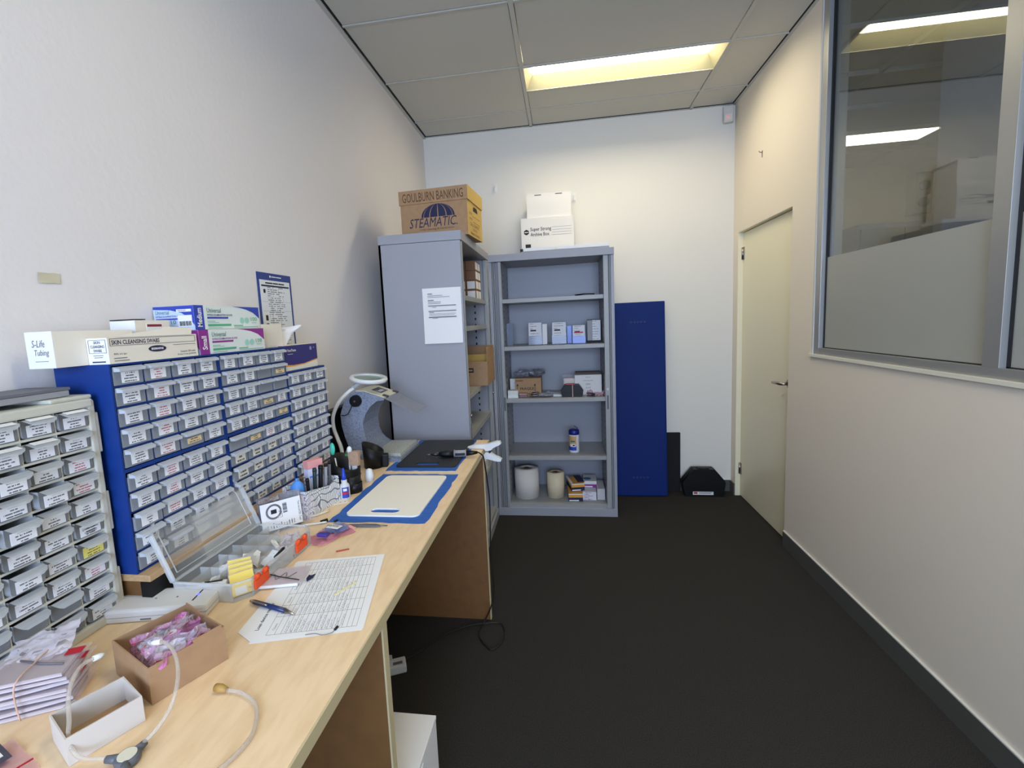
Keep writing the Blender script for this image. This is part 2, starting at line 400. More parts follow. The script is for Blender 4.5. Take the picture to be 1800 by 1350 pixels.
# ------------------------------------------------------------------ room shell
W, H, YB, TH = 2.40, 2.976, -6.2, 0.10
struct('floor', B().box(-0.1, 6.0, YB-0.1, 2.3, -0.08, 0), CARPET)
struct('wall_left', B().box(-0.12, 0, YB, 0.0, 0, H+0.1), WALL)
struct('wall_back', B().box(-0.12, W+TH, 0.0, 0.12, 0, H+0.1), WALLB)
b = B()   # rear wall with the daylight window opening
b.box(0, 0.5, YB-0.1, YB, 0, H+0.1).box(2.2, W, YB-0.1, YB, 0, H+0.1).box(0.5, 2.2, YB-0.1, YB, 0, 1.05).box(0.5, 2.2, YB-0.1, YB, 2.45, H+0.1)
struct('wall_rear', b, WALLB)
DY0, DY1, DZ = -0.945, -0.098, 2.03        # door opening
WY, WZ = -1.20, 1.205                      # window opening starts here, sill height
b = B()
b.box(W, W+TH, DY1, 0, 0, H+0.1).box(W, W+TH, DY0, DY1, DZ, H+0.1).box(W, W+TH, WY, DY0, 0, H+0.1).box(W, W+TH, YB, WY, 0, WZ).box(W, W+TH, YB, -5.4, WZ, H+0.1)
struct('wall_right', b, WALLR)
# ceiling: grid of rails with tiles laid in
ceil = struct('ceiling', B().box(-0.1, 6.0, YB-0.1, 2.3, H+0.12, H+0.2), CEIL)
XR = [0.0, 0.884, 2.084, W]; YR = [0.0] + [-0.2935-0.6*k for k in range(0, 10)] + [YB]
rb = B()
for x in XR[1:3]: rb.box(x-0.012, x+0.012, YB, 0, H-0.004, H+0.02)
for y in YR[1:-1]: rb.box(0, W, y-0.006, y+0.006, H-0.002, H+0.02)
rb.box(0, 0.020, YB, 0, H-0.010, H+0.02).box(W-0.018, W, YB, 0, H-0.004, H+0.02).box(0, W, -0.014, 0, H-0.004, H+0.02)
P(rb, 'ceiling_rail', RAIL, ceil)
gp = B()
gp.box(0.020, 0.026, YB, 0, H-0.003, H+0.02).box(W-0.022, W-0.018, YB, 0, H-0.001, H+0.02).box(0, W, -0.018, -0.014, H-0.001, H+0.02)
P(gp, 'shadow_gap', GASKET, ceil)
def tile(x0, x1, y0, y1):
    g = 0.0035
    P(B().box(x0+g, x1-g, y0+g, y1-g, H+0.002, H+0.015, bev=0.002), 'ceiling_tile', CEIL, ceil)
LIGHTROWS = (1, 5)
for i in range(3):
    for j in range(len(YR)-1):
        x0, x1 = XR[i]+(0.026 if i == 0 else 0.012), XR[i+1]-(0.022 if i == 2 else 0.012); y1, y0 = YR[j]-(0.018 if j == 0 else 0.006), YR[j+1]+0.006
        if i == 1 and j in LIGHTROWS: tile(x0, x1, YR[j+1]+0.308, y1)
        else: tile(x0, x1, y0, y1)
def troffer(yc, label, z=H, x0=0.896, x1=2.072):
    t = T('ceiling_light', label, 'light', ((x0+x1)/2, yc, z), group='recessed ceiling lights')
    w, d = x1-x0, 0.292
    f = B(); i_, z1 = 0.045, 0.075
    o4 = [(-w/2, -d/2), (w/2, -d/2), (w/2, d/2), (-w/2, d/2)]; i4 = [(-w/2+i_, -d/2+i_), (w/2-i_, -d/2+i_), (w/2-i_, d/2-i_), (-w/2+i_, d/2-i_)]
    for k in range(4):
        p, q, p2, q2 = o4[k], o4[(k+1) % 4], i4[k], i4[(k+1) % 4]
        f.poly([(p[0], p[1], -0.002), (q[0], q[1], -0.002), (q2[0], q2[1], z1), (p2[0], p2[1], z1)])
    P(f, 'reflector', REFL, t)
    f = B(); g = 0.004
    f.box(-w/2-g, w/2+g, -d/2-g, -d/2, -0.004, 0.01).box(-w/2-g, w/2+g, d/2, d/2+g, -0.004, 0.01).box(-w/2-g, -w/2, -d/2, d/2, -0.004, 0.01).box(w/2, w/2+g, -d/2, d/2, -0.004, 0.01)
    P(f, 'light_frame', RAIL, t)
    P(B().box(-w/2+i_, w/2-i_, -d/2+i_, d/2-i_, z1, z1+0.006), 'diffuser', DIFF, t)
    return t
troffer(-0.737, 'recessed rectangular ceiling light glowing warm white above the grey cabinets')
troffer(-0.737-2.4, 'recessed ceiling light behind and above the camera position').__setitem__('group', 'recessed ceiling lights')
# skirting
def skirt(name, b0, b1):
    o = struct(name, b0, SKIRT); P(b1, 'lit_top_edge', SKIRTL, o)
skirt('baseboard_right', B().box(W-0.010, W, -5.4, DY0-0.003, 0, 0.094), B().box(W-0.010, W, -5.4, DY0-0.003, 0.094, 0.099))
skirt('baseboard_back', B().box(0, W-0.002, -0.010, 0, 0, 0.094), B().box(0, W-0.002, -0.010, 0, 0.094, 0.099))
struct('baseboard_corner', B().box(W-0.010, W, DY1+0.002, -0.010, 0, 0.094), SKIRT)
# door
dr = T('door_1', 'closed cream flush door with lever handle in right wall', 'door', (W+0.036, DY1-0.004, 0)); dr['kind'] = 'structure'
DW = DY1-DY0-0.008
P(B().box(0, 0.036, -DW, 0, 0.008, DZ-0.006, bev=0.001), 'door_leaf', DOORP, dr)
for z in (1.83, 0.18):
    h = B(); h.cyl((-0.006, 0.0, z), (-0.006, 0.0, z+0.09), 0.007, n=10); h.box(-0.004, 0.002, -0.028, 0.002, z, z+0.09)
    P(h, 'hinge', STEEL, dr)
hd = B(); hd.cyl((0, -DW+0.052, 1.0), (-0.010, -DW+0.052, 1.0), 0.027, n=24)
hr = P(hd, 'handle_rose', STEEL, dr)
hl = B(); hl.tube([(-0.008, -DW+0.052, 1.0), (-0.045, -DW+0.052, 1.0), (-0.052, -DW+0.07, 1.0), (-0.052, -DW+0.12, 0.998), (-0.050, -DW+0.172, 0.994)], [0.010, 0.009, 0.010, 0.0095, 0.008], 12)
P(hl, 'handle_lever', STEEL, hr)
P(B().cyl((0, -DW+0.052, 0.93), (-0.006, -DW+0.052, 0.93), 0.014, n=16), 'lock_cylinder', STEEL, dr)
jb = B()
jb.box(W+0.002, W+TH, DY1-0.002, DY1, 0, DZ).box(W+0.072, W+TH, DY1-0.014, DY1-0.002, 0, DZ).box(W+0.002, W+TH, DY0, DY0+0.002, 0, DZ).box(W+0.002, W+TH, DY0, DY1, DZ-0.002, DZ)
struct('trim_1', jb, DOORP)
# internal window: sill ledge, aluminium frame, panes clear above, frosted below
struct('trim_2', B().box(W-0.012, W+0.02, -5.4, WY+0.012, WZ-0.012, WZ+0.002), mat('sill_paint', (230, 226, 208), 0.4))
win = T('window_1', 'tall aluminium framed internal window frosted in its lower part', 'window', (W, WY, WZ)); win['kind'] = 'structure'
MY = [0.0, -1.055, -2.13, -3.2, -4.2]
GX = 0.030
f = B(); f.box(0.0, TH, -0.012, 0, 0, 1.77)
P(f, 'jamb_lining', mat('reveal_paint', (206, 204, 198), 0.5), win)
def member(y0, y1, z0, z1, name='frame_bar'):
    P(B().box(0.004, 0.026, y0, y1, z0, z1, bev=0.001).box(0.036, TH-0.002, y0, y1, z0, z1), name, ALU, win)
member(-0.062, -0.012, 0.002, 1.77); member(-4.2, -0.062, 0.002, 0.036); member(-4.2, -0.062, 1.735, 1.77)
for y in MY[1:4]: member(y-0.045, y+0.015, 0.036, 1.735, 'mullion')
gk = B()
for y0, y1 in ((-0.062, -1.055+0.015), (-1.10, -2.115), (-2.175, -3.185), (-3.245, -4.2)):
    P(B().box(GX-0.003, GX+0.003, y1, y0, 0.496, 1.735), 'clear_pane', GLASS, win)
    P(B().box(GX-0.003, GX+0.003, y1, y0, 0.036, 0.496), 'frosted_pane', FROST, win)
    gk.box(0.024, 0.036, y0-0.012, y0, 0.036, 1.735); gk.box(0.024, 0.036, y1, y0, 0.036, 0.040)
P(gk, 'gasket', GASKET, win)

# ------------------------------------------------------------------ room next door (seen through the glass)
AX1, AY1 = 5.9, 2.2
struct('wall_next_room_back', B().box(W+TH, AX1, AY1, AY1+0.1, 0, H+0.1), mat('next_room_paint', (196, 188, 166), 0.8))
struct('wall_next_room_side', B().box(AX1, AX1+0.1, YB, AY1+0.1, 0, H+0.1), WALLB)
struct('wall_next_room_front', B().box(W+TH, AX1, YB-0.1, YB, 0, H+0.1), WALLB)
struct('wall_next_room_return', B().box(W-0.02, W+TH, 0.12, AY1, 0, H+0.1), WALLB)
struct('wall_partition', B().box(3.30, 3.42, -4.6, -0.67, 0, H+0.1), mat('partition_paint', (188, 188, 190), 0.8))
ceil2 = struct('ceiling_next_room', B().box(W+TH, AX1, YB, AY1, H+0.03, H+0.05), CEIL)
for x in (3.22, 4.44, 5.64):
    P(B().box(x-0.012, x+0.012, YB, AY1, H-0.002, H+0.03), 'ceiling_rail', RAIL, ceil2)
for k in range(13):
    y = 1.56-0.6*k
    P(B().box(W+TH, AX1, y-0.012, y+0.012, H-0.002, H+0.03), 'ceiling_rail', RAIL, ceil2)
DIFF2 = emit('next_room_diffuser', (1.0, 0.93, 0.78, 1), 9.5)
def lamp2(x0, x1, yc, label):
    t = T('ceiling_light', label, 'light', ((x0+x1)/2, yc, H), group='recessed ceiling lights')
    w = x1-x0; d = 0.3
    P(B().box(-w/2, w/2, -d/2, d/2, -0.004, 0.002), 'diffuser', DIFF2, t)
    P(B().tray(-w/2-0.01, w/2+0.01, -d/2-0.01, d/2+0.01, -0.004, 0.02, 0.008), 'light_frame', RAIL, t)
lamp2(3.232, 4.428, 1.115, 'ceiling light of the room next door seen through the glass')
lamp2(2.62, 3.18, -3.6, 'added unseen light panel brightening the corridor of the next room')  # added panel, out of view, to brighten the corridor past the glass
lamp2(4.45, 5.62, -1.5, 'added unseen light panel brightening the next room behind the partition')  # extra panel added behind the partition because the next room was too dark
t = T('steel_cupboard', 'grey steel cupboard in the room next door behind the clear glass', 'cupboard', (3.55, 0.35, 0))
P(B().box(-0.22, 0.42, -0.22, 0.22, 0, 2.06, bev=0.004), 'cupboard_body', GREYM, t)
P(B().box(-0.20, 0.09, -0.232, -0.222, 0.08, 2.02, bev=0.002), 'door', GREYD, t); P(B().box(0.10, 0.40, -0.232, -0.222, 0.08, 2.02, bev=0.002), 'door', GREYD, t)
t = T('wall_unit', 'small grey wall unit with round vents high in the next room', 'wall unit', (5.03, AY1, 2.42))
P(B().box(-0.09, 0.09, -0.14, 0, 0, 0.44, bev=0.01), 'unit_body', mat('unit_grey', (140, 136, 124), 0.5), t)
for z in (0.12, 0.30): P(B().cyl((0, -0.14, z), (0, -0.155, z), 0.055, n=20), 'vent', GREYPL, t)

# ------------------------------------------------------------------ desk
DZT = 0.86
dk = T('work_bench', 'long maple laminate workbench with brown panel legs along the left wall', 'desk', (0.36, -3.0, 0))
X0, Y0 = 0.36, -3.0
P(B().box(0.012-X0, 0.700-X0, -4.45-Y0, -1.636-Y0, DZT-0.026, DZT, bev=0.0015), 'desk_top', MAPLE, dk)
P(B().box(0.700-X0, 0.7035-X0, -4.45-Y0, -1.636-Y0, DZT-0.0255, DZT-0.0005), 'edge_band', MAPLEE, dk)
for y in (-1.815, -3.085, -4.30):
    pn = P(B().box(0.03-X0, 0.698-X0, y-Y0, y+0.022-Y0, 0, DZT-0.026), 'panel_leg', PANELB, dk)
    P(B().box(0.698-X0, 0.702-X0, y-Y0, y+0.022-Y0, 0, DZT-0.026), 'panel_edge', MAPLEE, pn)
P(B().box(0.03-X0, 0.05-X0, -4.28-Y0, -1.82-Y0, 0.30, DZT-0.026), 'modesty_panel', PANELB, dk)
# riser shelf under the blue drawers
rs = T('riser_shelf', 'timber plank shelf raised on black blocks under the blue drawer cabinets', 'shelf', (0.1, -2.65, DZT))
P(B().box(-0.085, 0.087, -0.456, 0.455, 0.065, 0.080, bev=0.001), 'plank', PLANK, rs)
for y in (-0.45, -0.02, 0.40):
    P(B().box(-0.08, 0.06, y, y+0.04, 0, 0.065), 'support_block', PANELB, rs)
P(B().box(0.060, 0.085, -0.455, 0.44, 0.002, 0.064), 'support_rail', BLACKP, rs)

# ------------------------------------------------------------------ blue drawer cabinets
def drawer_mesh(w, h, d, lipz=0.010, lipx=0.013):
    b = B()
    b.box(-0.0016, 0, 0, w, 0, h, 0); b.box(-d, -0.0016, 0, 0.0012, 0, h*0.8, 0); b.box(-d, -0.0016, w-0.0012, w, 0, h*0.8, 0)
    b.box(-d, -0.0016, 0.0012, w-0.0012, 0, 0.0012, 0); b.box(-d, -d+0.0012, 0, w, 0.0012, h*0.8, 0)
    b.poly([(0.0005, 0.001, h), (0.0005, w-0.001, h), (lipx, w-0.003, h-lipz*0.35), (lipx, 0.003, h-lipz*0.35)], 1)
    b.poly([(lipx, 0.003, h-lipz*0.35), (lipx, w-0.003, h-lipz*0.35), (lipx+0.0008, w-0.004, h-lipz), (lipx+0.0008, 0.004, h-lipz)], 1)
    b.poly([(0.0005, 0.001, h), (lipx, 0.003, h-lipz*0.35), (lipx+0.0008, 0.004, h-lipz), (0.0005, 0.001, h-lipz)], 1)
    b.poly([(0.0005, w-0.001, h), (0.0005, w-0.001, h-lipz), (lipx+0.0008, w-0.004, h-lipz), (lipx, w-0.003, h-lipz*0.35)], 1)
    return b
def blue_cab(loc, ncol, nrow, w, h, label, special=None, rows0=0):
    t = T('drawer_cabinet', label, 'drawer cabinet', loc, group='blue small parts drawer cabinets')
    d = 0.135; cw = (w-0.008)/ncol; ch = (h-0.008)/nrow
    b = B()                                              # open-fronted carcass with dividers, local x: front at 0
    b.box(-d, 0, 0, 0.004, 0, h).box(-d, 0, w-0.004, w, 0, h).box(-d, 0, 0.004, w-0.004, 0, 0.004).box(-d, 0, 0.004, w-0.004, h-0.004, h).box(-d, -d+0.003, 0.004, w-0.004, 0.004, h-0.004)
    for i in range(1, ncol): b.box(-d+0.003, -0.002, 0.004+i*cw-0.0015, 0.004+i*cw+0.0015, 0.004, h-0.004)
    for j in range(1, nrow): b.box(-d+0.003, -0.001, 0.004, w-0.004, 0.004+j*ch-0.0016, 0.004+j*ch+0.0016)
    P(b, 'cabinet_body', BLUEC, t)
    dw, dh = cw-0.0065, ch-0.0055
    dm = drawer_mesh(dw, dh, d-0.012).mesh('drawer', [DRAWP, DRAWL])
    lw, lh = dw*0.60, dh*0.60
    lm = {k: B().box(0, 0.0006, 0, ww, 0, hh).mesh('label_card', m) for k, (m, ww, hh) in
          dict(n=(LABEL, lw, lh), r=(LABELR, lw, lh), y=(LABELY, lw*1.1, lh*0.55), k=(LABELK, lw*1.02, lh*0.9)).items()}
    fill = {}
    for j in range(nrow):
        for i in range(ncol):
            kind = (special or {}).get((rows0+j, i), 'n')
            out = random.choice((0, 0, 0, 0.001, 0.002)) if (rows0+j, i) not in PULL else PULL[(rows0+j, i)]
            o = put('drawer', dm, t, (0.0006+out, 0.004+i*cw+0.0032, h-0.004-(j+1)*ch+0.0026))
            if kind == 'e': continue                     # no card
            if kind == 'p':
                if 'p' not in fill: fill['p'] = B().box(-0.08, -0.004, 0.006, dw-0.006, 0.003, dh*0.7).mesh('contents', PINKB)
                put('contents', fill['p'], o); continue
            put('label_card', lm[kind], o, (0.0003, dw*0.22+random.uniform(-0.002, 0.002), dh*(0.10 if kind != 'y' else 0.2)), (random.uniform(-0.02, 0.02), 0, 0))
    return t
PULL = {}
BX = 0.155; BZ = 0.94
A0 = -3.104; B0 = -2.789; C0 = -2.474
spA = {(r, 1): 'r' for r in range(8)}; spA[(4, 2)] = 'y'
spB = {(1, 2): 'e', (1, 3): 'y', (2, 2): 'p', (2, 3): 'p', (3, 2): 'y', (4, 3): 'y', (5, 0): 'e', (5, 1): 'y', (6, 1): 'k', (6, 0): 'k', (6, 2): 'k', (5, 2): 'r'}
for r in range(7, 10):
    for c in range(3): spB[(r, c)] = 'k'
PULL = {(7, 0): 0.004}
blue_cab((BX, A0, BZ+0.231), 4, 5, 0.313, 0.231, 'blue cabinet of clear labelled drawers, upper left one under the swab cartons', spA, 0)
blue_cab((BX, A0, BZ), 4, 5, 0.313, 0.231, 'blue cabinet of clear drawers, lower left one behind the open lid of the organiser', spA, 5)
blue_cab((BX, B0, BZ+0.231), 4, 5, 0.313, 0.231, 'blue cabinet of clear drawers, upper middle one under the glove cartons', spB, 0)
blue_cab((BX, B0, BZ), 4, 5, 0.313, 0.231, 'blue cabinet of clear drawers, lower middle one with two-line cream labels', spB, 5)
blue_cab((BX, C0, BZ), 3, 8, 0.258, 0.376, 'shorter blue cabinet of clear drawers under the tissue box', {}, 0)

# ------------------------------------------------------------------ beige drawer cabinet, front left
GY, GZ0, GZ1 = -3.120, DZT, 1.336
t = T('drawer_cabinet', 'beige cabinet of clear scoop drawers standing on the bench in front of the blue cabinets', 'drawer cabinet', (0.122, GY, GZ0))
nr, nc = 10, 5; rp, cp = 0.0442, 0.0622; gh = GZ1-GZ0; wd_ = nc*cp+0.034; d = 0.105
b = B()
b.box(-d, 0.004, -0.014, 0, 0.0, gh-0.004, bev=0.003).box(-d, 0.004, -wd_, -wd_+0.014, 0, gh, bev=0.003)
b.box(-d, 0.006, -wd_, 0, 0, 0.020, bev=0.004).box(-d, 0.006, -wd_, -0.004, gh-0.018, gh, bev=0.004).box(-d, 0.003, -0.082, -0.002, gh, gh+0.008, bev=0.003).box(-d, -d+0.003, -wd_, 0, 0, gh)
for z in (0.02, 0.19, 0.36): b.box(-d+0.01, 0.002, -0.002, 0.007, z, z+0.085, bev=0.003)
P(b, 'cabinet_body', BEIGE, t)
zb = 0.020
rail = B().box(-d, 0.0, -wd_+0.014, -0.014, 0, 0.0045).mesh('rail', BEIGE)
div = B().box(-d, -0.002, -0.0012, 0.0012, 0, rp).mesh('divider', BEIGE)
for j in range(1, nr): put('rail', rail, t, (0, 0, zb+j*rp-0.002))
for j in range(nr):
    for i in range(1, nc): put('divider', div, t, (0, -0.014-i*cp, zb+j*rp))
def scoop_mesh(w, h, d):
    b = B(); r = 0.007
    fr = [(0, h), (0, r), (r*0.3, r*0.3), (r, 0), (w-r, 0), (w-r*0.3, r*0.3), (w, r), (w, h)]
    b.poly([(0, y, z) for y, z in fr], 0)
    n = len(fr)
    for i in range(n-1): b.poly([(0, fr[i][0], fr[i][1]), (0, fr[i+1][0], fr[i+1][1]), (-d, fr[i+1][0], fr[i+1][1]), (-d, fr[i][0], fr[i][1])], 0)
    b.poly([(-d, y, z*0.8) for y, z in fr], 0)
    lp = [(0.0008, 0.001, h), (0.0008, w-0.001, h), (0.010, w-0.001, h-0.003), (0.016, w-0.006, h-0.007), (0.018, w-0.014, h-0.011), (0.018, 0.010, h-0.011), (0.016, 0.004, h-0.007), (0.010, 0.001, h-0.003)]
    b.poly([lp[0], lp[1], lp[2], lp[7]], 1); b.poly([lp[7], lp[2], lp[3], lp[6]], 1); b.poly([lp[6], lp[3], lp[4], lp[5]], 1)
    return b
dw, dh = cp-0.0062, rp-0.0095
sm = scoop_mesh(dw, dh, d-0.012).mesh('drawer', [GDRAW, GLIP])
lw = dw*0.74
lcards = {k: B().box(0, 0.0006, 0, lw, 0, dh*0.62).mesh('label_card', m) for k, m in dict(n=LABEL, r=LABELR, y=print_mat('label_print_yellow', (236, 226, 120), (120, 90, 30), 4, center=True, ax=(1, 2), freq=16, dens=0.36)).items()}
flap = B().box(0, 0.012, 0, lw, 0, 0.0008).mesh('lip_label', PAPER)
outs = {(2, 2): 0.012, (3, 1): 0.014, (4, 2): 0.016, (6, 2): 0.010}
for j in range(nr):
    for i in range(nc):
        y = -0.014-(i+1)*cp+0.003
        ox = outs.get((j, i), random.choice((0, 0.001, 0.003)))
        o = put('drawer', sm, t, (0.0006+ox, y, zb+(nr-1-j)*rp+0.003))
        if (j >= 8 and i >= 1) or (j == 9 and i >= 1): continue
        k = 'y' if (j, i) == (6, 0) else ('r' if (j, i) in ((2, 0), (3, 0), (7, 0)) else 'n')
        put('label_card', lcards[k], o, (0.0002, dw*0.14, dh*0.06))
        if j == 0 or (j == 1 and i >= 1): 
            fl = put('lip_label', flap, o, (0.0012, dw*0.14, dh+0.0006), (0, R_(17), 0))
            if (j, i) == (1, 1): text('TULIP', 0.022, 0.005, INK, o, (0.0115, dw*0.14+0.010, dh-0.0018), ((0, 1, 0), (-1, 0, 0.3)))
            if (j, i) == (1, 2): text('SLEEVE', 0.028, 0.006, INK, o, (0.0115, dw*0.14+0.008, dh-0.0018), ((0, 1, 0), (-1, 0, 0.3)))
        if (j, i) == (5, 0):
            text('GN MAXGUARD', lw*0.8, 0.005, INK, o, (0.0012, dw*0.14+lw*0.1, dh*0.40), RT); text('GNR6067', lw*0.6, 0.005, INK, o, (0.0012, dw*0.14+lw*0.2, dh*0.16), RT)
# grey folder box lying on top of the beige cabinet
t = T('document_box', 'flat grey document box on top of the beige drawer cabinet', 'box', (0.062, -3.33, 1.345))
P(B().box(-0.055, 0.045, -0.16, 0.18, 0, 0.012, bev=0.002), 'box_base', mat('mid_grey_card', (150, 150, 150), 0.6), t)
P(B().box(-0.056, 0.046, -0.162, 0.182, 0.0122, 0.018, bev=0.001), 'box_lid', mat('slate_card', (104, 106, 112), 0.6), t)
# ------------------------------------------------------------------ steel tambour cabinets
def tambour(label, loc, rz, w, h, shelves, lx, rx):
    t = T('tambour_cabinet', label, 'cabinet', loc, rz)
    D = 0.45
    b = B()
    b.box(0, 0.022, 0.004, D, 0, h-0.05).box(w-0.022, w, 0.004, D, 0, h-0.05).box(0, w, D-0.012, D, 0, h-0.05)
    P(b, 'cabinet_body', GREYM, t)
    P(B().box(-0.002, w+0.002, -0.002, D, h-0.048, h, bev=0.0015), 'top_cap', GREYM, t)
    P(B().box(0, w, 0, D, 0, 0.060, bev=0.0015), 'plinth', GREYM, t)
    P(B().box(lx, w-rx, 0.012, D-0.02, 0.060, 0.090), 'base_shelf', GREYS, t)
    for z in shelves:
        P(B().box(lx, w-rx, 0.018, D-0.015, z-0.028, z, bev=0.001), 'shelf', GREYS, t)
    for side in (0, 1):                                   # folded tambour door in its pocket on each side
        e = 0.022 if side == 0 else w-rx; f = lx if side == 0 else w-0.022
        tb = B()
        n = 2
        if side == 0: xs = [(e+0.002+i*0.012, e+0.011+i*0.012) for i in range(n)]; le = (f-0.021, f)
        else: xs = [(f-0.011-i*0.012, f-0.002-i*0.012) for i in range(n)]; le = (e, e+0.032)
        for x0, x1 in xs: tb.box(x0, x1, 0.010, 0.030, 0.062, h-0.05, bev=0.002)
        tb.box(min(e, f), max(e, f), 0.031, 0.036, 0.06, h-0.05)
        d_ = P(tb, 'tambour_slats', GREYD, t)
        q = P(B().box(le[0], le[1], 0.003, 0.030, 0.062, h-0.05, bev=0.002), 'leading_edge', GREYS, t)
        cx = (le[0]+le[1])/2
        P(B().box(cx-0.006, cx+0.006, 0.0015, 0.004, 0.80, 0.90), 'handle_recess', mat('recess_grey', (88, 90, 94), 0.5), q)
        P(B().cyl((cx, 0.003, 0.945), (cx, -0.006, 0.945), 0.009, n=14), 'lock', STEEL, q)
        P(B().box(min(e, f)+(0.0 if side else 0.0), max(e, f), 0.037, D-0.03, 0.09, h-0.05), 'side_lining', GREYM, t)
    hb = B()
    for k in range(40):
        z = 0.16+k*0.044
        if z > h-0.1: break
        for y in (0.10, 0.36):
            hb.box(lx, lx+0.0012, y-0.005, y+0.005, z-0.008, z+0.008); hb.box(w-rx-0.0012, w-rx, y-0.005, y+0.005, z-0.008, z+0.008)
    P(hb, 'shelf_slots', DARK, t).__setitem__('kind', 'stuff')
    return t
C2X, C2Y = 0.574, -0.56
tambour('grey steel cabinet standing against the back wall with its open shelves facing us', (C2X, C2Y, 0), 0, 0.872, 1.924, (1.61, 1.268, 0.884, 0.451), 0.089, 0.072)
C1X, C1Y = 0.575, -1.478
tambour('grey steel cabinet against the left wall, its blank side with a notice facing us', (C1X, C1Y, 0), R_(90), 0.916, 1.936, (1.608, 1.437, 1.05, 0.814, 0.45), 0.055, 0.055)
t = T('notice_sheet', 'white printed notice taped to the side of the left grey cabinet', 'notice', (0.353, C1Y-0.001, 1.352))
def curl(u, v): return Vector((u*0.21, -0.002-0.004*math.sin(u*PI)*(1-v)-0.006*(1-v)**3, v*0.294))
P(B().grid(8, 10, curl), 'sheet', PAPER, t)
nb = B()
for z, x0, x1, hh in ((0.262, 0.03, 0.055, 0.004), (0.253, 0.03, 0.11, 0.002), (0.245, 0.03, 0.15, 0.002), (0.228, 0.03, 0.062, 0.004), (0.220, 0.03, 0.10, 0.002), (0.212, 0.03, 0.10, 0.002), (0.192, 0.052, 0.075, 0.002), (0.164, 0.034, 0.06, 0.003), (0.157, 0.034, 0.18, 0.0015), (0.150, 0.034, 0.17, 0.0015), (0.134, 0.05, 0.08, 0.002)):
    nb.box(x0, x1, -0.0085, -0.008, z, z+hh)
P(nb, 'printed_lines', INKG, t).__setitem__('kind', 'stuff')
P(B().box(0.03, 0.182, -0.0085, -0.008, 0.199, 0.203).box(0.03, 0.182, -0.0085, -0.008, 0.171, 0.175).box(0.03, 0.182, -0.0085, -0.008, 0.138, 0.143), 'table_rules', INKG, t).__setitem__('kind', 'stuff')

# ------------------------------------------------------------------ archive boxes on the cabinets
t = T('archive_box', 'brown lidded archive box with a blue dome logo on top of the left cabinet', 'box', (0.412, -1.172, 1.937), R_(-5.2))
L2, W2, HB = 0.39, 0.30, 0.262
P(B().box(-L2/2, L2/2, -W2/2, W2/2, 0, 0.215, bev=0.001), 'box_body', KRAFT, t)
P(B().box(-L2/2-0.006, L2/2+0.006, -W2/2-0.006, W2/2+0.006, HB-0.075, HB, bev=0.0015), 'lid', KRAFT, t)
P(B().box(L2/2, L2/2+0.0008, -W2/2, W2/2, 0, 0.187), 'end_panel', KRAFTL, t)
P(B().box(L2/2+0.006, L2/2+0.0068, -W2/2-0.006, W2/2+0.006, HB-0.075, HB), 'lid_end', KRAFTL, t)
hb = B(); hb.prism([(-0.045, -0.012), (0.045, -0.012), (0.045, 0.002), (0.03, 0.014), (-0.03, 0.014), (-0.045, 0.002)], frame((L2/2+0.0005, 0.01, 0.157), *RT), 0.001)
P(hb, 'hand_hole', DARK, t)
fy = -W2/2-0.0008
text('STEAMATIC.', 0.282, 0.050, NAVY, t, (-0.146, fy, 0.058), FR, bold=0.0, shear=0.25)
text('total cleaning & restoration', 0.20, 0.014, BROWNI, t, (-0.085, fy, 0.038), FR)
dm = B(); cx = 0.025
for k in range(6):                                         # globe-like dome of six gores
    a0, a1 = PI-k*PI/6-0.03, PI-(k+1)*PI/6+0.03
    pts = []
    n = 6
    for i in range(n+1):
        s = i/n*PI/2; pts.append((cx+0.098*math.cos(a0)*math.cos(s) if True else 0, 0.07*math.sin(s)))
    for i in range(n, -1, -1):
        s = i/n*PI/2; pts.append((cx+0.098*math.cos(a1)*math.cos(s), 0.07*math.sin(s)))
    q = []
    for p in pts:
        if not q or (abs(p[0]-q[-1][0])+abs(p[1]-q[-1][1])) > 1e-4: q.append(p)
    dm.prism(q, frame((0, fy+0.0004, 0.110), *FR), 0.0004)
P(dm, 'dome_logo', NAVY, t)
text('GOULBURN BANKING', 0.355, 0.048, BROWNI, t, (-0.178, -W2/2-0.0068, HB-0.064), FR, name='handwriting', shear=-0.05)
ex = L2/2+0.0016
text('BOX NO.', 0.055, 0.016, BROWNI, t, (ex, -0.115, 0.115), RT); text('JOB NO.', 0.06, 0.016, BROWNI, t, (ex, -0.115, 0.085), RT)
P(B().box(ex-0.0004, ex, -0.05, 0.10, 0.113, 0.115).box(ex-0.0004, ex, -0.045, 0.10, 0.083, 0.085), 'ruled_lines', BROWNI, t).__setitem__('kind', 'stuff')
text('CALL STEAMATIC', 0.19, 0.018, BROWNI, t, (ex, -0.105, 0.056), RT); text('ON 13 22', 0.09, 0.016, BROWNI, t, (ex, -0.055, 0.033), RT); text('Steamatic Australia', 0.19, 0.016, BROWNI, t, (ex, -0.105, 0.010), RT)

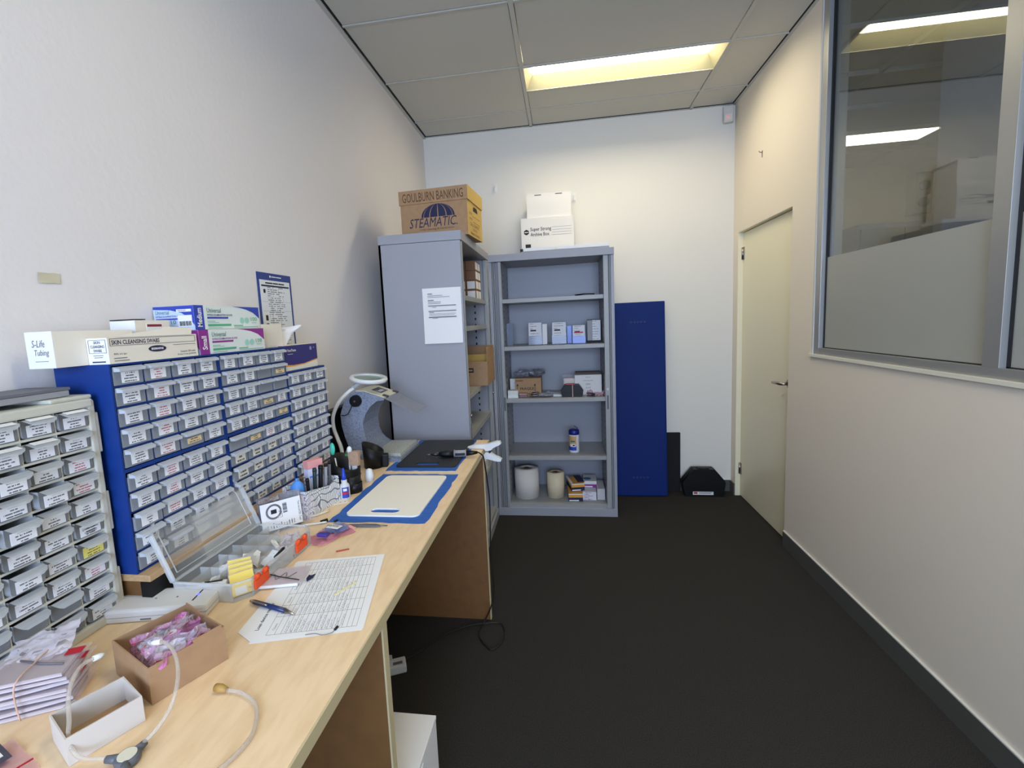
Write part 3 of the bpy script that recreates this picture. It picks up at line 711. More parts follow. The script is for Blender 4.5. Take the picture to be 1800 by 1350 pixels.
t = T('archive_box', 'white archive box with black print and hexagon on top of the back cabinet', 'box', (0.993, -0.17, 1.9255))
P(B().box(-0.195, 0.195, -0.13, 0.13, 0, 0.285, bev=0.001), 'box_body', WCARD, t)
fy = -0.1305
text('Super Strong', 0.155, 0.034, INK, t, (-0.125, fy, 0.182), FR, bold=0.012); text('Archive Box', 0.14, 0.026, INK, t, (-0.125, fy, 0.152), FR, bold=0.012)
hx = B(); hx.prism([(0.021*math.cos(PI/6+i*PI/3), 0.021*math.sin(PI/6+i*PI/3)) for i in range(6)], frame((-0.155, fy+0.0003, 0.183), *FR), 0.0005); P(hx, 'hexagon_logo', INK, t)
lines(t, 'logo_print', [(0, 0, 0.026, 0.006)], WCARD, frame((-0.168, fy-0.0003, 0.180), *FR))
P(B().box(0.035, 0.18, fy-0.0003, fy, 0.210, 0.2115).box(0.035, 0.18, fy-0.0003, fy, 0.190, 0.1915).box(0.035, 0.18, fy-0.0003, fy, 0.172, 0.1735).box(0.035, 0.18, fy-0.0003, fy, 0.154, 0.1555), 'ruled_lines', INKG, t).__setitem__('kind', 'stuff')
P(B().box(-0.165, -0.125, fy-0.0003, fy, 0.062, 0.095), 'dark_label', INK, t)
t = T('carton', 'smaller white carton with raised flaps on top of the white archive box', 'box', (1.01, -0.16, 2.211))
P(B().tray(-0.165, 0.165, -0.11, 0.11, 0, 0.165, 0.004, M=None), 'carton_body', WCARD, t)
P(B().box(-0.165, 0.165, -0.112, -0.110, 0.0, 0.178), 'front_flap', WCARD, t)
P(B().box(-0.165, 0.165, -0.108, 0.108, 0.150, 0.154), 'carton_lid', WCARD, t)
P(B().box(-0.105, -0.055, -0.1132, -0.112, 0.165, 0.172).box(0.05, 0.10, -0.1132, -0.112, 0.165, 0.172), 'flap_slot', INKG, t).__setitem__('kind', 'stuff')
t = T('whiteboard_stack', 'long white boards in a sleeve lying along the front top of the back cabinet', 'board', (1.11, -0.47, 1.9255))
P(B().box(-0.30, 0.31, -0.06, 0.13, 0, 0.012, bev=0.001), 'lower_board', mat('grey_board', (150, 150, 156), 0.5), t)
P(B().box(-0.285, 0.31, -0.058, 0.125, 0.0125, 0.036, bev=0.003), 'upper_board', WPLAST, t)
P(B().box(-0.06, -0.045, -0.0590, -0.0583, 0.016, 0.034), 'tape_strip', CREAM, t)
P(B().box(-0.305, -0.285, -0.06, 0.06, 0.0125, 0.03), 'end_clip', INK, t)

# ------------------------------------------------------------------ left cabinet contents
for c in range(2):
    for r in range(4):
        z = 1.609+r*0.0625; x1 = 0.532-c*0.067
        lab = 'small brown carton in the left cabinet, %s row, %s' % (('lowest', 'second lowest', 'third lowest', 'topmost')[r], ('outer column', 'inner column')[c])
        t = T('carton', lab, 'carton', (x1-0.032, -0.76, z), group='small kraft cartons on the top shelf')
        P(B().box(-0.032, 0.032, -0.09, 0.09, 0, 0.061, bev=0.001), 'carton_body', mat('brown_carton', (136, 96, 66), 0.7), t)
        if r < 2: P(B().box(-0.026, 0.026, -0.0906, -0.09, 0.006, 0.054), 'end_label', PAPER, t)
        if c == 0:
            P(B().box(0.032, 0.0326, -0.085, -0.005, 0.006, 0.054), 'side_label', PAPER, t); P(B().box(0.032, 0.0326, 0.01, 0.085, 0.006, 0.054), 'side_label', PAPER, t)
t = T('cardboard_tray', 'open kraft cardboard box sticking out of the left cabinet shelf', 'box', (0.44, -0.84, 1.0505))
b = B(); b.box(-0.14, 0.165, -0.15, 0.15, 0, 0.003).box(-0.14, 0.165, -0.15, -0.147, 0.003, 0.155).box(-0.14, 0.165, 0.147, 0.15, 0.003, 0.245).box(0.162, 0.165, -0.147, 0.147, 0.003, 0.245).box(-0.14, -0.137, -0.147, 0.147, 0.003, 0.245)
P(b, 'box_body', KRAFT, t)
P(B().box(-0.13, 0.158, 0.02, 0.03, 0.004, 0.19), 'inner_divider', KRAFTL, t)
P(B().box(-0.06, 0.075, -0.1506, -0.150, 0.085, 0.115), 'black_label', INK, t); P(B().box(-0.05, 0.068, -0.1510, -0.1506, 0.095, 0.105), 'label_text', KRAFT, t)
P(B().box(-0.05, 0.05, -0.1506, -0.150, 0.066, 0.070), 'small_print', BROWNI, t)
for k, (z, lb) in enumerate(((0.451, 'white carton on the lower shelf of the left cabinet, under the other'), (0.523, 'white carton lying on another one behind the clip lamp'))):
    S(B().box(-0.10, 0.105-0.01*k, -0.10, 0.10, 0, 0.07, bev=0.001), 'carton', WCARD, lb, 'carton', (0.44, -0.90, z), group='white cartons in the left cabinet')

# ------------------------------------------------------------------ back cabinet contents
ZS = (1.6105, 1.2685, 0.8845, 0.4515, 0.0905)
def leaflets(x, w, z, h, label, back=ACRYL, lean=0.10, y=-0.40, second=0):
    t = T('leaflet_holder', label, 'leaflet holder', (x, y, z))
    Mx = Matrix.Rotation(-lean, 4, 'X')
    P(B().box(-w/2-0.004, w/2+0.004, 0.022, 0.025, 0.0, h*0.96, M=Mx).box(-w/2-0.004, w/2+0.004, -0.012, -0.009, 0.0, h*0.4, M=Mx).box(-w/2-0.004, w/2+0.004, -0.012, 0.06, 0.0, 0.003), 'holder', back, t)
    P(B().box(-w/2, w/2, -0.006, 0.018, 0.004, h, M=Mx), 'leaflet_stack', print_mat('leaflet_print', (228, 226, 226), (110, 108, 112), 9, 0.1, 0.9, freq=24, ax=(0, 2), thick=0.25), t)
    P(B().box(-w*0.36, w*0.08, -0.0068, -0.0062, h*0.62, h*0.68, M=Mx), 'title_bar', INK, t)
    if second: P(B().box(w/2+0.006, w/2+second, 0.02, 0.03, 0.004, h*0.94, M=Mx), 'rear_leaflet', PAPER, t)
    return t
leaflets(0.882, 0.096, ZS[1], 0.165, 'clear holder of white leaflets, leftmost stack on the second shelf', second=0.04)
leaflets(1.060, 0.098, ZS[1], 0.160, 'clear holder of grey leaflets in the middle of the second shelf', lean=0.06)
leaflets(1.204, 0.086, ZS[1], 0.132, 'blue backed holder of leaflets with red print on the second shelf', back=mat('blue_acrylic', (30, 88, 190), 0.25), lean=0.08)
P(B().box(-0.035, 0.03, -0.0075, -0.0065, 0.075, 0.084), 'red_print', RED, bpy.data.objects['leaflet_holder.002'], rot=(-0.08, 0, 0))
S(B().box(-0.017, 0.017, -0.02, 0.02, 0, 0.132, bev=0.001), 'blue_box', mat('blue_acrylic', (30, 88, 190), 0.25), 'narrow blue box between the leaflet holders on the second shelf', 'box', (1.135, -0.36, ZS[1]))
t = T('acrylic_stand', 'empty clear acrylic display stand at the left end of the second shelf', 'display stand', (0.694, -0.40, ZS[1]))
P(B().box(-0.022, 0.022, -0.02, 0.0, 0, 0.165), 'front_block', ACRYL, t); P(B().box(-0.022, 0.022, 0.03, 0.034, 0, 0.17), 'back_plate', ACRYL, t); P(B().box(0.022, 0.025, -0.02, 0.034, 0, 0.168), 'side_plate', ACRYL, t)
t = T('product_box', 'white carton with black base at the right end of the second shelf', 'carton', (1.313, -0.38, ZS[1]))
P(B().box(-0.047, 0.047, -0.03, 0.03, 0.018, 0.165, bev=0.001), 'carton_body', print_mat('carton_print', (226, 226, 226), (120, 120, 124), 8, 0.3, 0.95, freq=20, ax=(0, 2), thick=0.2), t)
P(B().box(-0.047, 0.047, -0.03, 0.03, 0, 0.0178), 'black_base', INK, t); P(B().box(-0.047, 0.047, -0.03, 0.03, 0.1652, 0.170), 'black_top', INK, t); P(B().box(-0.0475, -0.012, -0.0306, -0.030, 0.018, 0.165), 'grey_panel', mat('grey_panel', (150, 148, 148), 0.5), t)
t = T('eyeglass_frame', 'thin dark spectacle frame lying on the top shelf', 'spectacles', (1.25, -0.45, ZS[0]))
P(B().tube([(-0.07, 0, 0.008), (0.0, 0.01, 0.014), (0.07, 0, 0.01)], 0.004, 8), 'frame', BLACKP, t); P(B().tube([(0.0, 0.01, 0.012), (-0.06, 0.05, 0.006)], 0.003, 8), 'temple', BLACKP, t)
# third shelf
Z3 = ZS[2]
t = T('carton', 'brown carton printed FRAGILE with two arrows on the third shelf', 'box', (0.822, -0.36, Z3))
P(B().box(-0.10, 0.095, -0.08, 0.08, 0, 0.138, bev=0.001), 'carton_body', KRAFT, t)
text('FRAGILE', 0.105, 0.020, INK, t, (-0.065, -0.0806, 0.050), FR, bold=0.015)
ab = B()
for x in (-0.083, 0.047): ab.box(x-0.002, x+0.002, -0.0806, -0.08, 0.03, 0.085); ab.prism([(-0.009, 0), (0.009, 0), (0, 0.016)], frame((x, -0.0803, 0.082), *FR), 0.0004)
P(ab, 'arrows', INK, t).__setitem__('kind', 'stuff'); lines(t, 'small_print', [(-0.097, 0.118, -0.04, 0.124)], BROWNI, frame((0, -0.0802, 0), *FR))
rd = random.Random(3)
def crumple(w, h, amp, seed, zlift=0.0):
    r0 = Vector((seed*3.7, seed*1.9, seed*0.7))
    def fn(u, v):
        p = Vector((u*4, v*4, 0))+r0
        return Vector(((u-0.5)*w+amp*0.5*noise.noise(p+Vector((9, 0, 0))), (v-0.5)*h+amp*0.5*noise.noise(p+Vector((0, 9, 0))), zlift+amp*abs(noise.noise(p*1.3))+amp*0.3*noise.noise(p*3)))
    return fn
def bag(name, w, h, amp, seed, m, label, loc, rot=(0, 0, 0), n=14, cat='bag', group=None):
    f1 = crumple(w, h, amp, seed)
    b = B(); b.grid(n, n, f1)
    o = put(name, b.mesh(name, m), None, loc, rot); tag(o, label, cat, group); return o
def lump(r, sc, seed, m, label, loc, rz=0.0):
    b = B(); b.ball((0, 0, r*sc[2]), r, sc, 14)
    for v in b.bm.verts:
        q = Vector((v.co.x, v.co.y, v.co.z-r*sc[2])); k = 1+0.45*noise.noise(q*38+Vector((seed, seed, 0)))+0.22*noise.noise(q*95+Vector((0, seed, 1)))
        v.co = Vector((q.x*k, q.y*k, max(q.z*k, -r*sc[2])+r*sc[2]))
    for f in b.bm.faces: f.smooth = False
    return S(b, 'plastic_bag', m, label, 'bag', loc, rz)
lump(0.045, (1.45, 0.9, 0.62), 5, GREYBAG, 'crumpled smoky plastic bag on top of the FRAGILE carton', (0.772, -0.36, Z3+0.1395), 0.2)
lump(0.042, (1.25, 0.8, 0.75), 9, mat('dark_grey_bag', (104, 106, 112), 0.3), 'dark grey crumpled bag on the right end of the FRAGILE carton', (0.888, -0.37, Z3+0.1395), 0.1)
S(B().box(-0.022, 0.022, -0.05, 0.05, 0, 0.128, bev=0.001), 'carton', WCARD, 'tall white carton squeezed left of the FRAGILE carton', 'carton', (0.697, -0.32, Z3))
t = T('carton', 'low white carton with pale green base at the left front of the third shelf', 'carton', (0.706, -0.465, Z3))
P(B().box(-0.036, 0.04, -0.03, 0.03, 0.026, 0.055, bev=0.001), 'carton_top', WCARD, t); P(B().box(-0.036, 0.04, -0.03, 0.03, 0, 0.0258), 'carton_base', PALEG, t)
t = T('small_case', 'small reddish brown case beside the white carton on the third shelf', 'case', (0.783, -0.465, Z3))
P(B().box(-0.03, 0.03, -0.025, 0.025, 0, 0.018, bev=0.004), 'case_base', mat('mauve_plastic', (120, 96, 100), 0.5), t); P(B().box(-0.031, 0.031, -0.026, 0.026, 0.0185, 0.032, bev=0.004), 'case_lid', mat('dusky_pink_plastic', (178, 132, 122), 0.5), t)
def coil(c, r, n, th, m, label, name='cable_coil'):
    pts = [(c[0]+(r+0.004*math.sin(k*1.7))*math.cos(k*0.5), c[1]+0.7*(r+0.003*math.cos(k*2.3))*math.sin(k*0.5), c[2]+th+0.0012*k) for k in range(n)]
    return S(B().tube(pts, th, 6, smooth_path=3), name, m, label, 'cable')
coil((0.865, -0.475, Z3), 0.034, 30, 0.0035, mat('silver_cable', (150, 146, 140), 0.3, 0.5), 'coiled silver cord in front of the FRAGILE carton')
S(B().ball((0, 0, 0.018), 0.02, (1.1, 1, 0.85)), 'brown_pouch', mat('dark_brown_leather', (62, 44, 38), 0.6), 'small dark brown pouch inside the coiled silver cord', 'pouch', (0.860, -0.452, Z3))
lump(0.036, (1.5, 0.9, 0.40), 14, mat('small_parts_bag', (150, 148, 150), 0.25), 'clear bag of small parts in the middle of the third shelf', (0.948, -0.47, Z3+0.001))
bag('plastic_bag', 0.16, 0.10, 0.03, 21, PALEB, 'pale blue bag lying at the back of the third shelf', (1.00, -0.36, Z3+0.002))
S(B().box(-0.035, 0.035, -0.04, 0.04, 0, 0.016, bev=0.001), 'card_pack', WCARD, 'flat white pack left of the black case on the third shelf', 'pack', (1.045, -0.43, Z3), R_(-12))
t = T('hard_case', 'black hard case held shut by an elastic band on the third shelf', 'case', (1.142, -0.46, Z3))
prof = [(-0.072, 0.0), (0.072, 0.0), (0.078, 0.02), (0.078, 0.05), (0.052, 0.086), (-0.052, 0.086), (-0.078, 0.05), (-0.078, 0.02)]
P(B().prism(prof, frame((0, 0.04, 0), (1, 0, 0), (0, 0, 1)), 0.085), 'case_shell', BLACKP, t)
P(B().box(-0.081, 0.081, -0.047, 0.042, 0.040, 0.046), 'seam_rim', BLACKP, t)
P(B().box(0.001, 0.006, -0.0475, 0.041, -0.0, 0.0875), 'elastic_band', ELAST, t)
P(B().box(-0.045, 0.02, -0.02, 0.03, 0.0875, 0.091), 'pink_tab', mat('rose_plastic', (210, 96, 110), 0.5), t)
t = T('bag_of_cards', 'clear bag of cream cards standing behind the black case', 'bag', (1.125, -0.37, Z3))
P(B().box(-0.040, 0.040, -0.012, 0.012, 0.0, 0.122), 'card_stack', CREAM, t); P(B().grid(8, 8, lambda u, v: Vector(((u-0.5)*0.10, -0.016-0.006*noise.noise(Vector((u*5, v*5, 2))), v*0.15))), 'bag_film', CLEARB, t)
t = T('carton', 'white carton with a typed list standing at the right of the third shelf', 'box', (1.262, -0.36, Z3))
P(B().box(-0.098, 0.098, -0.055, 0.07, 0, 0.148, bev=0.001), 'carton_body', WCARD, t)
for k, s in enumerate(('Spare', 'Hearing Aid', 'cases', 'and')): text(s, 0.035+0.035*(k == 1), 0.011, INKG, t, (-0.018-0.018*(k == 1), -0.0556, 0.126-0.026*k), FR)
P(B().box(-0.09, 0.094, 0.0, 0.065, 0.1485, 0.165), 'dark_contents', mat('brown_dark', (74, 60, 56), 0.7), t)
bag('plastic_bag', 0.13, 0.07, 0.05, 31, PINKC, 'pinkish white bag in the right front corner of the third shelf', (1.315, -0.455, Z3+0.002), (0.15, 0, 0))
coil((1.275, -0.505, Z3), 0.026, 22, 0.0035, CABLE, 'small black coiled cable in front of the pinkish bag')
# fourth shelf, bottom
t = T('wipes_canister', 'white wipes canister with blue flip lid on the fourth shelf', 'canister', (1.148, -0.42, ZS[3]))
P(B().lathe([(0.0, 0), (0.036, 0), (0.038, 0.004), (0.038, 0.132), (0.035, 0.136), (0, 0.136)], n=28), 'canister_body', WPLAST, t)
def arc_band(r, a0, a1, z0, z1, m, name, n=12):
    return P(B().grid(n, 2, lambda u, v: Vector((r*math.cos(a0+(a1-a0)*u), r*math.sin(a0+(a1-a0)*u), z0+(z1-z0)*v))), name, m, t)
arc_band(0.0385, R_(-175), R_(-65), 0.018, 0.050, ROYAL, 'label_blue'); arc_band(0.0385, R_(-175), R_(-65), 0.050, 0.128, mat('label_tan', (206, 160, 110), 0.5), 'label_tan')
arc_band(0.0388, R_(-140), R_(-75), 0.046, 0.068, WPLAST, 'label_white'); arc_band(0.0391, R_(-108), R_(-84), 0.052, 0.062, INK, 'label_mark'); arc_band(0.0391, R_(-128), R_(-82), 0.082, 0.094, TEALP, 'label_name')
lidp = P(B().lathe([(0.0, 0.136), (0.039, 0.136), (0.040, 0.150), (0.038, 0.168), (0.030, 0.174), (0, 0.174)], n=28), 'lid', mat('lid_blue', (24, 32, 120), 0.4), t)
P(B().box(-0.004, 0.03, -0.008, 0.008, 0.0, 0.004), 'flip_tab', mat('lid_blue', (24, 32, 120), 0.4), lidp, (0.004, 0, 0.196), (0, R_(35), 0))
def roll(x, r, h, m, label):
    t = T('paper_roll', label, 'paper towel roll', (x, -0.38, ZS[4]), group='paper towel rolls')
    P(B().lathe([(0.02, 0), (r, 0), (r, h), (0.02, h), (0.02, 0)], n=40), 'paper', m, t)
    P(B().lathe([(0.021, 0.001), (0.0225, 0.001), (0.0225, h+0.001), (0.0195, h+0.001), (0.0195, 0.001)], n=24), 'core_tube', KRAFTD, t)
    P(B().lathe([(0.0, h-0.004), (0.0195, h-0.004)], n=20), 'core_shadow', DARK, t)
roll(0.777, 0.094, 0.225, ROLLP, 'wide white paper towel roll standing at the bottom left of the back cabinet')
roll(1.000, 0.066, 0.192, ROLLK, 'narrower cream paper towel roll at the bottom of the back cabinet')
def gbox(label, loc, rz, w, d, h, top, low, extra=None):
    t = T('glove_carton', label, 'carton', loc, rz)
    P(B().box(-w/2, w/2, -d/2, d/2, h*0.5, h, bev=0.0008), 'carton_upper', top, t); P(B().box(-w/2, w/2, -d/2, d/2, 0, h*0.499), 'carton_lower', low, t)
    P(B().box(-w/2+0.004, w/2-0.03, -d/2-0.0006, -d/2, 0.003, 0.012), 'white_strip', PAPER, t); P(B().box(-w/2, w/2-0.002, -d/2-0.0006, -d/2, h*0.86, h), 'white_edge', PAPER, t)
    return t
g = gbox('gold and navy carton lying on another one, right of the cream roll', (1.150, -0.36, ZS[4]+0.0625), R_(12), 0.100, 0.18, 0.058, GOLD, NAVY)
P(B().box(0.005, 0.0575, -0.06, 0.10, 0.0582, 0.059), 'navy_top', NAVY, g); P(B().box(-0.056, -0.036, -0.1, 0.1, 0.0582, 0.059), 'white_top', PAPER, g)
g = gbox('gold and navy carton under the other one, right of the cream roll', (1.145, -0.40, ZS[4]), R_(2), 0.105, 0.20, 0.060, GOLD, NAVY)
g = gbox('white and purple glove carton behind the gold cartons', (1.262, -0.30, ZS[4]+0.066), R_(-2), 0.10, 0.16, 0.05, WCARD, PURPLE)
P(B().cyl((-0.02, -0.02, 0.0502), (-0.02, -0.02, 0.051), 0.03, n=20), 'blue_roundel', mat('blue_roundel', (54, 104, 160), 0.5), g)
g = closed_box(T('glove_carton', 'white carton underneath the purple glove carton', 'carton', (1.255, -0.36, ZS[4]), R_(-2)), 0.10, 0.22, 0.065, print_mat('pale_print', (224, 218, 222), (140, 110, 140), 5, ax=(0, 2)))
closed_box(T('glove_carton', 'pale grey carton in the bottom right corner of the back cabinet', 'carton', (1.337, -0.36, ZS[4])), 0.058, 0.2, 0.085, mat('pale_grey_carton', (200, 196, 194), 0.6))

# ------------------------------------------------------------------ by the back wall
t = T('foam_mat', 'tall blue vinyl mat leaning on the back wall beside the cabinet', 'mat', (1.673, -0.135, 0))
Mx = Matrix.Rotation(-0.055, 4, 'X')
P(B().box(-0.212, 0.208, -0.015, 0.025, 0.003, 1.558, M=Mx, bev=0.008), 'mat_body', BLUEF, t)
for z in (1.40, 0.155):
    hb = B()
    for k in range(5): hb.box(-0.062+k*0.026, -0.042+k*0.026, -0.0185, -0.0145, z-0.009, z+0.009, M=Mx, bev=0.003)
    P(hb, 'stitched_logo', mat('stitch_blue', (10, 40, 110), 0.6), t)
S(B().box(-0.12, 0.075, -0.012, 0.012, 0, 0.495, bev=0.003), 'foam_board', BLACKF, 'black foam board standing behind the blue mat', 'board', (1.928, -0.025, 0))
t = T('tool_case', 'black octagonal carry case with a white label on the carpet by the door corner', 'case', (2.158, -0.105, 0))
poly = [(-0.14, 0), (0.145, 0), (0.163, 0.115), (0.078, 0.222), (-0.078, 0.222), (-0.163, 0.115)]
P(B().prism(poly, frame((0, 0.05, 0), *FR), 0.085), 'case_shell', BLACKP, t)
P(B().prism([(x*1.03, y*1.0+0.001) for x, y in poly], frame((0, 0.012, 0), *FR), 0.006), 'seam_rim', BLACKP, t)
P(B().box(-0.085, 0.07, -0.0362, -0.035, 0.016, 0.042), 'white_label', PAPER, t); P(B().box(-0.078, -0.05, -0.0368, -0.0362, 0.024, 0.038), 'red_mark', RED, t)
lines(t, 'label_print', [(0, 0.003, 0.10, 0.006), (0, -0.006, 0.09, -0.003)], NAVY, frame((-0.04, -0.0364, 0.032), *FR))
P(B().box(-0.045, 0.045, -0.015, 0.03, 0.2225, 0.228, bev=0.002), 'carry_handle', BLACKP, t)
for x, z, lb in ((0.575, 2.53, 'white adhesive hook high on the back wall above the gap between the cabinets'), (1.205, 2.41, 'white adhesive hook on the back wall right of the white cartons'), (0.245, 2.54, 'white adhesive hook near the left corner of the back wall')):
    t = T('wall_hook', lb, 'hook', (x, 0, z), group='adhesive hooks')
    P(B().box(-0.014, 0.014, -0.004, 0, -0.035, 0.035, bev=0.0015), 'hook_plate', WPLAST, t)
    P(B().tube([(0, -0.004, 0.01), (0, -0.014, -0.005), (0, -0.020, -0.018), (0, -0.018, -0.028), (0, -0.024, -0.030)], 0.005, 8), 'hook_arm', WPLAST, t)
t = T('motion_sensor', 'white motion sensor mounted in the upper right corner of the back wall', 'sensor', (2.352, -0.004, 2.84), R_(-18))
P(B().box(-0.034, 0.034, -0.042, 0, 0, 0.115, bev=0.008), 'sensor_body', mat('sensor_white', (206, 202, 192), 0.4), t)
P(B().box(-0.026, 0.026, -0.047, -0.0425, 0.012, 0.055, bev=0.002), 'sensor_lens', mat('lens_white', (224, 214, 206), 0.35), t); P(B().ball((0.0, -0.0475, 0.034), 0.005), 'red_led', LEDR, t)
t = T('wall_nail', 'small bent nail high on the right wall above the door', 'nail', (W, -0.508, 2.465))
P(B().tube([(0, 0, 0), (-0.016, 0, 0.003), (-0.022, 0.0, 0.012)], 0.003, 8), 'nail_shank', STEEL, t); P(B().box(-0.0012, 0, -0.006, 0.006, -0.03, 0.012), 'nail_scar', INKG, t)
b = B(); b.grid(5, 4, lambda u, v: Vector((0.002+0.004*noise.noise(Vector((u*4, v*4, 1))), (u-0.5)*0.045+0.004*noise.noise(Vector((v*6, 3, 0))), (v-0.5)*0.022+0.003*noise.noise(Vector((u*6, 0, 5))))))
S(b, 'tape_scrap', mat('masking_tape', (206, 198, 168), 0.6), 'torn scrap of masking tape stuck on the left wall above the beige cabinet', 'tape', (0, -3.07, 1.59))
t = T('poster', 'white chart with a navy border fixed to the left wall behind the tissue box', 'poster', (0.001, -2.361, 1.377))
P(B().box(0, 0.002, 0, 0.215, 0, 0.297), 'poster_sheet', mat('poster_navy', (38, 62, 130), 0.5), t)
P(B().box(0.002, 0.0026, 0.012, 0.203, 0.008, 0.270), 'chart_field', print_mat('chart_print', (228, 228, 226), (96, 96, 100), 34, 0.22, 0.98, freq=14, ax=(1, 2), thick=0.4), t)
P(B().box(0.0026, 0.0030, 0.02, 0.196, 0.246, 0.252), 'header_rule', NAVY, t); P(B().box(0.0026, 0.0030, 0.03, 0.042, 0.222, 0.236).box(0.0026, 0.0030, 0.03, 0.044, 0.12, 0.14).box(0.0026, 0.003, 0.03, 0.046, 0.085, 0.11), 'pictograms', INK, t).__setitem__('kind', 'stuff')
lines(t, 'column_rules', [(0.075, 0.01, 0.0757, 0.243), (0.125, 0.01, 0.1257, 0.243), (0.02, 0.19, 0.2, 0.1906), (0.02, 0.155, 0.2, 0.1556), (0.02, 0.06, 0.2, 0.0606)], INKG, frame((0.0027, 0, 0), *RT))
lines(t, 'title_print', [(0.045, 0.257, 0.09, 0.262), (0.093, 0.257, 0.125, 0.262), (0.128, 0.257, 0.165, 0.262)], INK, frame((0.0027, 0, 0), *RT)); lines(t, 'header_print', [(0.075, 0.281, 0.083, 0.288), (0.087, 0.2825, 0.115, 0.286), (0.118, 0.2825, 0.15, 0.286)], PAPER, frame((0.0021, 0, 0), *RT))

# ------------------------------------------------------------------ cartons on the blue cabinets
ZT = 1.4022
t = T('carton', 'cream carton with hand lettered white end overhanging the first blue cabinet', 'box', (0.074, -3.165, ZT))
P(B().box(-0.032, 0.031, 0, 0.175, 0, 0.072, bev=0.0008), 'carton_body', CREAM, t); P(B().box(-0.032, 0.031, -0.0008, 0, 0, 0.0725), 'white_end', PAPER, t)
text('S-Life', 0.030, 0.014, INKG, t, (-0.018, -0.0014, 0.042), FR, name='handwriting', shear=0.2); text('Tubing', 0.034, 0.015, INKG, t, (-0.014, -0.0014, 0.022), FR, name='handwriting', shear=0.2)
P(B().box(-0.014, 0.016, -0.0014, -0.0009, 0.0135, 0.0145), 'underline', INKG, t)
t = T('carton', 'long cream carton printed SKIN CLEANSING SWABS with its lid flap open', 'box', (0.131, -3.100, ZT))
LW = 0.242
P(B().tray(-0.025, 0.025, 0, LW, 0, 0.055, 0.0015), 'carton_body', CREAM, t); P(B().box(-0.0252, 0.0252, -0.0008, 0, 0, 0.0552), 'white_end', PAPER, t)
P(B().prism([(0.0, 0), (0.205, 0), (0.215, 0.018), (0.13, 0.022), (0.12, 0.016), (0.02, 0.006)], frame((0.0255, 0.02, 0.055), (0, 1, 0), (-0.35, 0, 1)), 0.001), 'lid_flap', CREAM, t)
P(B().box(-0.02, 0.02, 0.004, LW-0.004, 0.0, 0.046), 'swab_packs', PAPER, t)
fx = 0.0254
text('SKIN CLEANSING SWABS', 0.120, 0.0095, NAVY, t, (fx, 0.008, 0.040), RT, bold=0.02)
lines(t, 'title_frame', [(0.004, 0.0375, 0.236, 0.0382), (0.004, 0.0522, 0.236, 0.0529), (0.004, 0.0375, 0.0047, 0.0529), (0.2353, 0.0375, 0.236, 0.0529)], INK, frame((fx, 0, 0), *RT))
ov = B(); ov.prism([(0.025*(1 if abs(math.cos(a)) < 0.8 else 0.97)*math.cos(a), 0.0072*math.sin(a)) for a in [i*2*PI/24 for i in range(24)]], frame((fx, 0.120, 0.026), *RT), 0.0005); P(ov, 'brand_oval', NAVY, t)
text('BRIEMARPAK', 0.034, 0.005, PAPER, t, (fx+0.0008, 0.103, 0.0235), RT, bold=0.03)
text('Contents: 200 swabs', 0.048, 0.0045, INK, t, (fx+0.0004, 0.185, 0.0125), RT); text('Product Code: JJ1009200', 0.058, 0.0045, INK, t, (fx+0.0004, 0.176, 0.005), RT); text('70% v/v ipa', 0.030, 0.005, INK, t, (fx+0.0004, 0.010, 0.017), RT)
lines(t, 'small_print', [(0.01, 0.0105, 0.04, 0.012), (0.01, 0.005, 0.045, 0.0065), (0.165, 0.0315, 0.235, 0.0325)], INKG, frame((fx, 0, 0), *RT))
for k, s in enumerate(('SKIN', 'CLEANSING', 'SWABS')): text(s, (0.016, 0.034, 0.020)[k], 0.0058, NAVY, t, ((-0.008, -0.017, -0.010)[k], -0.0013, 0.043-0.0085*k), FR, bold=0.01)
lines(t, 'end_frame', [(-0.021, 0.0235, 0.021, 0.0242), (-0.021, 0.0505, 0.021, 0.0512), (-0.021, 0.0235, -0.0203, 0.0512), (0.0203, 0.0235, 0.021, 0.0512), (-0.012, 0.018, 0.012, 0.019), (-0.010, 0.014, 0.010, 0.015), (-0.016, 0.004, 0.016, 0.0065)], NAVY, frame((0, -0.0009, 0), *FR))
t = T('carton', 'plain white carton with a dark red label behind the swab carton', 'box', (0.056, -2.965, ZT))
P(B().box(-0.034, 0.034, 0, 0.10, 0, 0.094, bev=0.0008), 'carton_body', CREAM, t); P(B().box(-0.034, 0.034, -0.0008, 0, 0, 0.0935), 'white_end', PAPER, t); P(B().box(-0.034, 0.034, 0.0, 0.03, 0.0945, 0.097), 'lid_gap', INK, t)
P(B().box(0.034, 0.0346, 0.03, 0.078, 0.045, 0.086), 'white_label', PAPER, t); P(B().box(0.0346, 0.035, 0.032, 0.074, 0.078, 0.084), 'red_bar', mat('dark_red_print', (140, 40, 50), 0.6), t); lines(t, 'small_print', [(0.045, 0.057, 0.062, 0.061)], INK, frame((0.0347, 0, 0), *RT))
